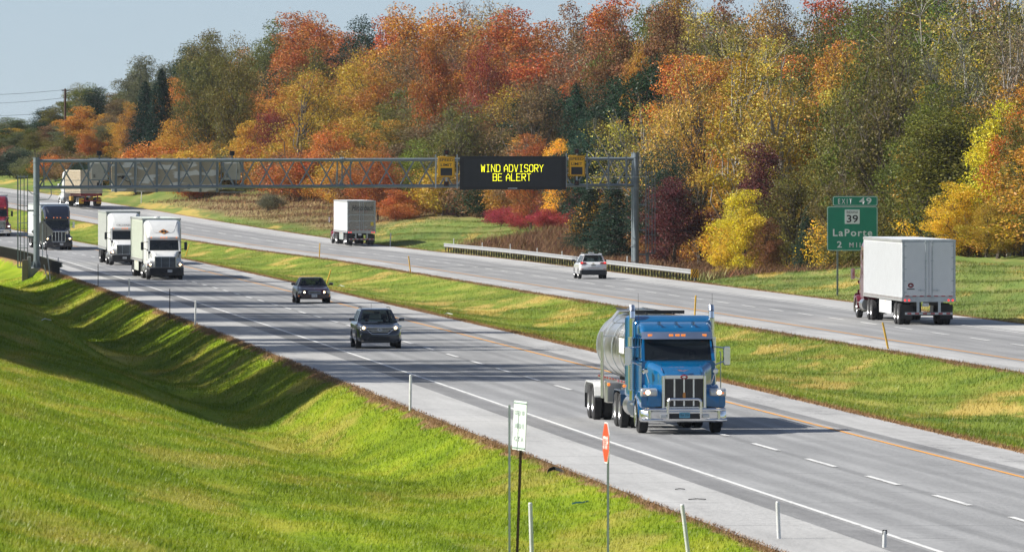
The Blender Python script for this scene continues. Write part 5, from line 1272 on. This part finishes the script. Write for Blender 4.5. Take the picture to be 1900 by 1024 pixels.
def speed(x0, x1, y0, y1, lab):
    xc = (x0+x1)/2; loc = Vector((sx(xc), Dm, zz(y1))); r = empty('speed_limit_sign', loc, label=lab, cat='road sign')
    w, h = sx(x1)-sx(x0), zz(y0)-zz(y1); c = Vector((sx(xc), Dm, (zz(y0)+zz(y1))/2))
    m = MB(); m.box(c, (w, .06, h)); SB(m, loc).build('panel', M_syel, r, bevel=.02)
    m = MB(); t = .03; i = .06
    for s in (-1, 1): m.box(c+Vector((s*(w/2-i), -.034, 0)), (t, .006, h-2*i+t)); m.box(c+Vector((0, -.0335, s*(h/2-i))), (w-2*i-t, .006, t))
    SB(m, loc).build('border', M_black, r)
    m = MB(); m.box(c+Vector((0, -.04, -h*.24)), (w*.68, .03, h*.36)); SB(m, loc).build('digit_display', M_dms, r)
    text('SPEED', w*.82, h*.13, M_black, 'lettering', r, face_M(c-loc+Vector((0, -.04, h*.33)), '-y'), bold=.01)
    text('LIMIT', w*.66, h*.13, M_black, 'lettering', r, face_M(c-loc+Vector((0, -.04, h*.09)), '-y'), bold=.01)
    beacon(r, c+Vector((0, 0, h/2+.3)), loc); beacon(r, c+Vector((0, 0, -h/2-.5)), loc)
    m = MB()
    for s in (-1, 1): m.box(c+Vector((s*(w/2+.17), .25, -.35)), (.1, .12, h+1.0))
    m.box(c+Vector((0, .12, h/2+.08)), (.14, .1, .4)); m.box(c+Vector((0, .12, -h/2-.2)), (.14, .1, .4)); m.box(c+Vector((0, .2, .45)), (w+.3, .08, .08)); m.box(c+Vector((0, .2, -.55)), (w+.3, .08, .08)); SB(m, loc).build('mounting_frame', M_galv, r)
speed(812.5, 844, 290.5, 329, 'amber speed limit sign left of the message board')
speed(1055, 1085.5, 288.5, 327, 'amber speed limit sign right of the message board')
for x in (1089, 1129, 1162):
    m = MB(); m.box((sx(x), Dm+.2, zz(321)), (.12, .14, zz(291)-zz(353))); gb_(m, 'hanger_post', M_gantry)
# the board and signs of the near carriageway, seen from behind
Db = 631.4; sb = lambda x: (x-CX)*Db/F; zb_ = lambda y: zpx(y, Db)
g = NG('stained_tan_panel'); o_ = g.obj(); n = g.noise(1.1, g.vscale(o_, (.55, 1, 1.7)), 2.0, .4); n2 = g.noise(9, o_)
c = g.mix(g.step(n, .5, .56), (.38, .33, .24), (.72, .72, .68)); c = g.mix(g.math('MULTIPLY', n2, .4), c, (.3, .26, .2)); M_tanp = g.done(g.bsdf(c, .6))
loc = Vector((sb(306), Db, zb_(356))); r = empty('message_board', loc, label='stained tan back of the other message board, seen through the left truss', cat='message board')
m = MB(); m.box((sb(306), Db+.5, zb_(325)), (sb(405)-sb(206), .8, zb_(294)-zb_(356))); SB(m, loc).build('housing', M_tanp, r, bevel=.02)
for x in (215, 251, 291, 332, 372, 403):
    m = MB(); m.box((sb(x), Db-.02, zb_(325)), (.17, .14, zb_(293)-zb_(357))); SB(m, loc).build('mounting_beam', M_gantry, r)
m = MB()
for x in (227, 281, 329, 385):
    for y in (307, 344): m.box((sb(x), Db+.09, zb_(y)), (.6, .012, .3))
pass
m = MB(); m.tube([(sb(x), Db+.02, zb_(y)) for x, y in ((219, 329), (224, 328), (229, 333), (237, 337), (241, 337), (242, 344))], .035, 6); m.box((sb(230), Db+.02, zb_(329)), (.28, .1, .2)); SB(m, loc).build('power_cable', M_black, r)
for x, lab in ((184, 'tan back of the far speed limit sign, left of the stained board'), (430.5, 'tan back of the far speed limit sign, right of the stained board')):
    loc = Vector((sb(x), Db, zb_(333))); r = empty('speed_limit_sign', loc, label=lab, cat='road sign'); c = Vector((sb(x), Db+.3, zb_(318)))
    m = MB(); m.box(c, (1.25, .35, 1.25)); hb = SB(m, loc).build('housing', paint('tan_housing', (.42, .40, .34), .6, var=.1), r, bevel=.03)
    m = MB(); m.box(c+Vector((0, .25, .45)), (1.5, .06, 1.1)); SB(m, loc).build('panel', M_galv, r)
    m = MB()
    for k in range(4): m.box(c+Vector((.36+k*.035, -.18, 0)), (.012, .02, .28)); m.box(c+Vector((-.42+k*.035, -.18, -.35)), (.012, .02, .24))
    SB(m, loc).build('vent_grille', M_darkmet, hb)
    m = MB(); m.box(c+Vector((0, .1, .95)), (.12, .12, .5)); m.box(c+Vector((0, .1, -.75)), (.12, .12, .4))
    for s in (-1, 1): m.box(c+Vector((s*.82, -.1, -.2)), (.1, .12, 2.4))
    m.box(c+Vector((0, -.1, -.64)), (1.7, .1, .06)); SB(m, loc).build('mounting_frame', M_gantry, r)
    beacon(r, c+Vector((0, 0, 1.35)), loc, False, -1); beacon(r, c+Vector((0, 0, -1.02)), loc, False, -1)

# --- green guide sign
Ds = 490.0; sg = lambda x: (x-CX)*Ds/F; zg = lambda y: zpx(y, Ds)
M_green = paint('guide_sign_green', (.002, .21, .12), .45, var=.08); M_sw = paint('reflective_white', (.66, .68, .66), .5, var=.05)
loc = W(64.6, Ds); loc.x = sg(1581); r = empty('exit_sign', loc, label='green exit sign for LaPorte in two miles on grey posts', cat='road sign')
def panel(x0, x1, y0, y1, name, mat, yoff=0, brd=True):
    c = Vector((sg((x0+x1)/2), Ds+yoff, (zg(y0)+zg(y1))/2)); w, h = sg(x1)-sg(x0), zg(y0)-zg(y1)
    m = MB(); m.loft([[(c.x+a, c.y-.03, c.z+b) for a, b in rr2(w/2, h/2, .12 if brd else .03)], [(c.x+a, c.y+.03, c.z+b) for a, b in rr2(w/2, h/2, .12 if brd else .03)]]); o = SB(m, loc).build(name, mat, r)
    if brd:
        m = MB(); pts = [(c.x+a, c.y-.034, c.z+b) for a, b in rr2(w/2-.035, h/2-.035, .1)]; m.tube(pts+pts[:1], .018, 4); SB(m, loc).build('border', M_sw, o)
    return o
def rr2(w, h, r, n=4):
    o = []
    for cx, cz, a0 in ((w-r, h-r, 0), (-(w-r), h-r, 90), (-(w-r), -(h-r), 180), (w-r, -(h-r), 270)):
        for i in range(n+1): t = R(a0+90*i/n); o.append((cx+r*math.cos(t), cz+r*math.sin(t)))
    return o
pm_ = panel(1534.5, 1628.5, 383, 465.5, 'main_panel', M_green); pt_ = panel(1545, 1628.5, 364, 382.5, 'exit_tab', M_green); sh = panel(1567.5, 1595, 389, 415.5, 'route_shield', M_sw, -.04, False)
def st(s_, x0, x1, y0, y1, mat, par, nm='lettering', off=-.045, **k): return text(s_, sg(x1)-sg(x0), zg(y0)-zg(y1), mat, nm, par, face_M(Vector((sg((x0+x1)/2), Ds+off, (zg(y0)+zg(y1))/2))-loc, '-y'), **k)
st('EXIT', 1555, 1581, 369, 378.5, M_sw, pt_, bold=.01, sp=1.5); st('49', 1594, 1617, 367, 379, M_sw, pt_, bold=.02, sp=1.2)
st('INDIANA', 1571, 1592, 391.5, 396, M_black, sh, off=-.08); st('39', 1571, 1592, 399, 413, M_black, sh, off=-.08, bold=.015)
st('LaPorte', 1545.5, 1618.5, 425, 438.5, M_sw, pm_, bold=.02, sp=1.2); st('2', 1553, 1562, 447.5, 459.5, M_sw, pm_, bold=.02); st('MILES', 1576, 1618, 450, 459, M_sw, pm_, bold=.01, sp=1.6)
for x in (1554, 1611):
    zg0 = float(gz(u_of(sg(x), Ds), Ds)); m = MB(); m.box((sg(x), Ds+.1, (zg0-.2+zg(372))/2), (.11, .13, zg(372)-zg0+.2)); SB(m, loc).build('post', paint('sign_post_grey', (.2, .22, .2), .6, .3), r)
m = MB()
for y in (392, 412, 432, 452): m.box((sg(1581), Ds+.05, zg(y)), (2.7, .03, .08))
SB(m, loc).build('backing_rail', M_galv, r)

# --- diamond sign seen from behind, by the left column
Dd = 645; loc = at_px(79, Dd); r = empty('warning_sign', loc, label='plain grey back of a diamond warning sign behind the left gantry column', cat='road sign')
zc = zpx(430, Dd)-loc.z; m = MB(); m.prism([(-.86, zc), (-.82, zc-.05), (-.05, zc-.83), (0, zc-.86), (.05, zc-.83), (.82, zc-.05), (.86, zc), (.82, zc+.05), (.05, zc+.83), (0, zc+.86), (-.05, zc+.83), (-.82, zc+.05)], 'y', -.005, .005); m.build('panel', paint('bare_aluminium', (.23, .22, .21), .55, .2, var=.1), r)
m = MB(); m.box((0, -.05, zc/2), (.07, .06, zc+1.2)); m.build('post', M_galv, r)

# --- foreground signs at the ramp
Df = 165.0; sf = lambda x: (x-CX)*Df/F; zf_ = lambda y: zpx(y, Df)
loc = at_px(950, Df); r = empty('ramp_sign', loc, label='tall narrow white sign seen edge on in the foreground, leaning post', cat='road sign')
zc = zf_(789)-loc.z; ang = R(-71); Mz = Matrix.Rotation(ang, 4, 'Z'); rot = Matrix.Translation((0.02, 0, 0)) @ Matrix.Rotation(R(2.5), 4, 'Y')
def rb(mb, nm, mat, par=r): mb.v = [tuple(rot @ (Mz @ Vector(v))) for v in mb.v]; return mb.build(nm, mat, par)
m = MB(); m.box((0, 0, zc), (.76, .012, .96)); pn = rb(m, 'panel', paint('pale_sign_white', (.58, .64, .6), .5, var=.06))
m = MB(); 
for s in (-1, 1): m.box((0, -.014, zc+s*.44), (.76, .008, .018))
rb(m, 'border', paint('dull_green', (.16, .24, .2), .5), pn)
for i, (t_, wd_) in enumerate((('UTD W', .6), ('AFD E', .56), ('G T A', .56))):
    text(t_, wd_, .1, paint('faded_lettering', (.34, .41, .38), .6), 'lettering', pn, rot @ (Mz @ face_M((0, -.016, zc+.25-i*.255), '-y')), bold=.02)
m = MB(); m.box((-.05, .06, zc/2-.55), (.045, .04, zc+1.9)); o = m.build('post', M_galv, r)
m = MB(); m.loft([[(a+.13-.0*z, b+.06, z) for a, b in ((-.03, -.03), (.03, -.03), (.03, .03), (-.03, .03))] if 0 else [(a+.055+.035*(z+.8), b+.16, z) for a, b in ((-.028, -.028), (.028, -.028), (.028, .028), (-.028, .028))] for z in (-.8, zc+.42)]); m.build('post', M_brown, r, label='rusty brown leaning post')
loc = at_px(1125, Df); r = empty('stop_sign', loc, label='red stop sign seen almost edge on in the foreground', cat='road sign'); zc = zf_(821)-loc.z; Mz = Matrix.Rotation(R(-81.5), 4, 'Z')
oc = lambda q: [(q*math.cos(R(22.5+45*k))/math.cos(R(22.5)), zc+q*math.sin(R(22.5+45*k))/math.cos(R(22.5))) for k in range(8)]
M_stop = paint('stop_red', (.62, .06, .02), .45, var=.06)
def rb2(mb, nm, mat, par=r): mb.v = [tuple(Mz @ Vector(v)) for v in mb.v]; return mb.build(nm, mat, par)
m = MB(); m.prism(oc(.40), 'y', -.006, .006); pn = rb2(m, 'rim', M_sw); m = MB(); m.prism(oc(.375), 'y', -.012, -.007); rb2(m, 'panel', M_stop, pn)
text('STOP', .6, .26, M_sw, 'lettering', pn, Mz @ face_M((0, -.016, zc), '-y'), bold=.03)
m = MB(); m.box((.035, .03, (zc-.2-1.2)/2), (.045, .045, zc-.2+1.2)); m.build('post', M_galv, r)

# --- marker posts
def post(x, yb, yt, lean, mat, name, lab, cat, group, D=None, w=.075, cap=None):
    p = at_px(x, D) if D else hit(x, yb); h = zpx(yt, p.y)-p.z; dx = lean*p.y/F
    m = MB(); m.cyl((0, 0, -.1), (dx, 0, h-.02), w/2, n=12); m.cyl((dx, 0, h-.02), (dx, 0, h), w/2, w*.35, n=12)
    o = m.build(name, mat, None); o.location = p; tag(o, lab, cat, group)
    if cap: c_ = MB(); c_.box((dx, 0, h-.03), (w*1.15, .06, .09)); c_.build('cap', cap, o)
    elif mat is M_yellowp: c_ = MB(); c_.box((dx*.93, -.024, h*.9), (w*.8, .008, h*.12)); c_.build('reflector', M_sw, o)
WP, YP = 'white marker posts', 'yellow median posts'
for x, yt, ln, D, cap, lab in ((988, 932, -4, 168, None, 'white plastic marker post leaning a little, right of the narrow white sign'), (1281, 935, -15, 170, None, 'white marker post leaning left, right of the stop sign'), (1446, 930, -3, 176, None, 'upright white marker post between the leaning one and the black capped one'), (1641, 984, 1, 172, M_black, 'white marker post with a black cap near the lower right')):
    post(x, 0, yt, ln, M_whitep, 'marker_post', lab, 'marker post', WP, D, .085, cap)
for x, yb, yt, lab in ((761, 762, 695, 'white marker post at the shoulder edge left of the narrow sign'), (362, 603, 558, 'white marker post at the shoulder edge left of the maroon sedan'), (239, 549, 517, 'short white marker post below the white semi trucks')):
    post(x, yb, yt, 1, M_whitep, 'marker_post', lab, 'marker post', WP, w=.09)
for x, yb, yt, lab in ((182, 534, 490, 'thin dark rod standing by the shoulder below the second white truck'), (315, 592, 536, 'thin dark rod standing by the shoulder between white posts'), (86.5, 497, 421, 'thin dark rod in front of the diamond sign')):
    post(x, yb, yt, 0, M_darkmet, 'marker_rod', lab, 'marker rod', 'thin dark marker rods', w=.045)
for x, yb, yt, ln, lab in ((88.5, 518, 491, -7, 'white post leaning by the left gantry base'), (94, 522, 472, -6, 'taller white post leaning right of the left gantry base'), (108, 504, 478, 0, 'grey white post standing at the left guardrail')):
    post(x, yb, yt, ln, M_whitep, 'marker_post', lab, 'marker post', WP, w=.08)
for x, yb, yt, ln, lab in ((343.5, 476, 452, 8, 'yellow post leaning right beside the leading white truck'), (592.5, 477, 451, 1, 'upright yellow post below the script trailer'), (762, 505, 475, -4, 'yellow post in the middle of the far median edge'), (605, 527, 500, 9, 'yellow post leaning right behind the maroon sedan'), (1289, 586, 548, 2, 'yellow post above the blue truck cab'), (1649, 647, 598, -11, 'yellow and white post leaning left below the white trailer')):
    post(x, yb, yt, ln, M_yellowp, 'median_post', lab, 'marker post', YP, w=.09)
for i, x in enumerate((842, 895, 947, 997, 1043, 1114, 1164)):
    lo, hi_ = 540, 760
    D = min(np.arange(lo, hi_, .5), key=lambda d: abs(CX+F*W(UR+1.3, d).x/d-x)); post(x, 0, zpx(0, 1) and HY+F/D*(H-float(gz(UR+1.3, D))-1.25), 0, M_whitep, 'marker_post', '%s white marker post from the left among those behind the far guardrail' % ('first', 'second', 'third', 'fourth', 'fifth', 'sixth', 'seventh')[i], 'marker post', WP, float(D), .09)
for x, D, lab in ((724, 768, 'white marker post on the grass right of the script trailer'), (262, 960, 'white marker post by the shrubs right of the container truck')):
    post(x, 0, HY+F/D*(H-float(at_px(x, D).z)-1.25), 1, M_whitep, 'marker_post', lab, 'marker post', WP, D, .1)

# --- guardrails
def guardrail(u, D0, D1, side, lab, end=False):
    loc = W(u, D0); loc.z = float(zroad(D0)); r = empty('guardrail', loc, label=lab, cat='guardrail'); prof = [(0, .46), (.045, .5), (.045, .55), (0, .6), (.0, .64), (.045, .69), (.045, .74), (0, .78)]
    Dl = np.arange(D0, D1+.1, 3.81); rings = []
    for D in Dl:
        p = W(u, D); z = float(zroad(D)); rings.append([Vector((p.x+side*a, D, z+b))-loc for a, b in prof]+[Vector((p.x+side*(a-.012), D, z+b))-loc for a, b in reversed(prof)])
    MB().loft(rings).build('rail', M_rail, r, smooth=30)
    pm = MB(); pm.box((0, 0, .25), (.1, .14, 1.0)); pm.box((side*.1, 0, .6), (.12, .12, .34)); first = None; D = D0+.4
    while D < D1:
        p = W(u, D); q = Vector((p.x-side*.2, D, float(zroad(D))))-loc
        if first is None: first = pm.build('post', paint('weathered_timber', (.065, .06, .055), .85, var=.25), r); o = first
        else: o = first.copy(); COL.objects.link(o)
        o.location = q; D += 1.905
    return r
guardrail(63.0, 553, 733, -1, 'long steel guardrail beside the far carriageway from the mown bank to the striped marker', True)
guardrail(22.9, 592, 762, 1, 'steel guardrail seen from behind, passing the left gantry column')
loc = W(62.9, 551.5); r = empty('object_marker', loc, label='yellow and black striped marker at the near end of the far guardrail', cat='road sign')
m = MB(); m.box((0, 0, .58), (.5, .02, .55)); pn = m.build('panel', M_syel, r)
for k in range(4):
    x0 = -.25+k*.15; m = MB(); a = [(max(-.245, min(.245, x)), z) for x, z in ((x0-.12, .31), (x0-.04, .31), (x0+.26, .85), (x0+.18, .85))]; m.prism(a, 'y', -.016, -.011); m.build('stripe', M_black, pn)
m = MB(); m.box((0, .05, .2), (.06, .06, .9)); m.build('post', M_galv, r)

# --- utility pole and wires
Dp = 1120; loc = at_px(121, Dp); r = empty('utility_pole', loc, label='brown wooden utility pole rising above the left tree line', cat='utility pole'); hp = zpx(165, Dp)-loc.z
m = MB(); m.cyl((0, 0, -.3), (0, 0, hp), .19, .13, n=12); m.build('pole', M_brown, r, smooth=40)
m = MB(); m.box((0, 0, hp-.25), (.9, .12, .12)); m.build('crossarm', M_brown, r)
for x in (-.4, .4): m = MB(); m.cyl((x, 0, hp-.2), (x, 0, hp-.02), .05, n=8); m.build('insulator', M_galv, r)
for k, (ya, yl, yr) in enumerate(((167, 172, 181), (182, 189, 200), (207, 211, 222))):
    a = Vector((loc.x, Dp, zpx(ya, Dp))); b = Vector(((-120-CX)*(Dp)/F, Dp, zpx(yl+3, Dp))); c_ = Vector(((330-CX)*Dp/F, Dp+20, zpx(yr, Dp)))
    pts = [b.lerp(a, t)+Vector((0, 0, -.35*math.sin(math.pi*t))) for t in np.linspace(0, 1, 7)]+[a.lerp(c_, t)+Vector((0, 0, -.35*math.sin(math.pi*t))) for t in np.linspace(0, 1, 7)[1:]]
    pts = [p-a for p in pts]; m = MB(); m.tube(pts, .022, 5); o = m.build('power_line', M_darkmet, None); o.location = a
    tag(o, '%s overhead wire running to and from the utility pole' % ('highest', 'middle', 'lowest')[k], 'wire')

# --- litter
def litter(x, y, pts, mat, name, lab, th=.03):
    p = hit(x, y); m = MB(); m.loft([[(a, b, c+dz) for dz in (0, th)] + [(a, b+.08, c+th*.6)] for a, b, c in pts]); o = m.build(name, mat, None); o.location = p; tag(o, lab, 'litter')
litter(1030, 881, [(-.2, 0, .0), (-.14, .2, .07), (-.02, .3, .1), (.12, .2, .06), (.22, 0, 0)], M_tyre, 'tyre_scrap', 'black curl of tyre on the brown shoulder edge right of the narrow sign', .09)
litter(1077, 938, [(-.2, 0, .02), (-.1, .2, .04), (.05, .5, .03), (.2, .9, .05)], paint('blue_plastic', (.02, .25, .5), .4), 'plastic_strip', 'bright blue plastic strip lying in the foreground grass', .04)
litter(1262, 909, [(-.12, 0, .01), (0, .2, .02), (.12, .1, .01)], M_tyre, 'tyre_scrap', 'small dark scrap on the pale shoulder, upper of two', .02)
litter(1293, 928, [(-.2, 0, .01), (0, .1, .02), (.22, .05, .01)], M_tyre, 'tyre_scrap', 'small dark scrap on the pale shoulder, lower of two', .02)
for x, y, lab in ((345, 490, 'white litter at the median edge right of the leading white truck'), (632, 533, 'white litter in the median right of the maroon sedan'), (831, 585, 'white litter at the median edge right of the grey crossover'), (85, 597, 'white litter in the shaded ditch at left')):
    litter(x, y, [(-.2, 0, .03), (-.05, .2, .1), (.1, .1, .06), (.25, 0, .03)], M_sw, 'litter', lab, .05)
# ------------------------------------------------------------------ thin autumn haze in the air
hm = bpy.data.materials.new('haze'); hm.use_nodes = True; hn = hm.node_tree; hn.nodes.clear(); ho = hn.nodes.new('ShaderNodeOutputMaterial'); hv = hn.nodes.new('ShaderNodeVolumePrincipled')
hv.inputs['Color'].default_value = (.82, .9, 1, 1); hv.inputs['Density'].default_value = HAZE; hv.inputs['Anisotropy'].default_value = .2; hn.links.new(hv.outputs[0], ho.inputs['Volume'])
hb = MB(); hb.box((0, 4400, 28), (7400, 9300, 76)); o = hb.build('haze', hm); tag(o, 'thin blue autumn haze in the air over the road', 'haze', kind='stuff')
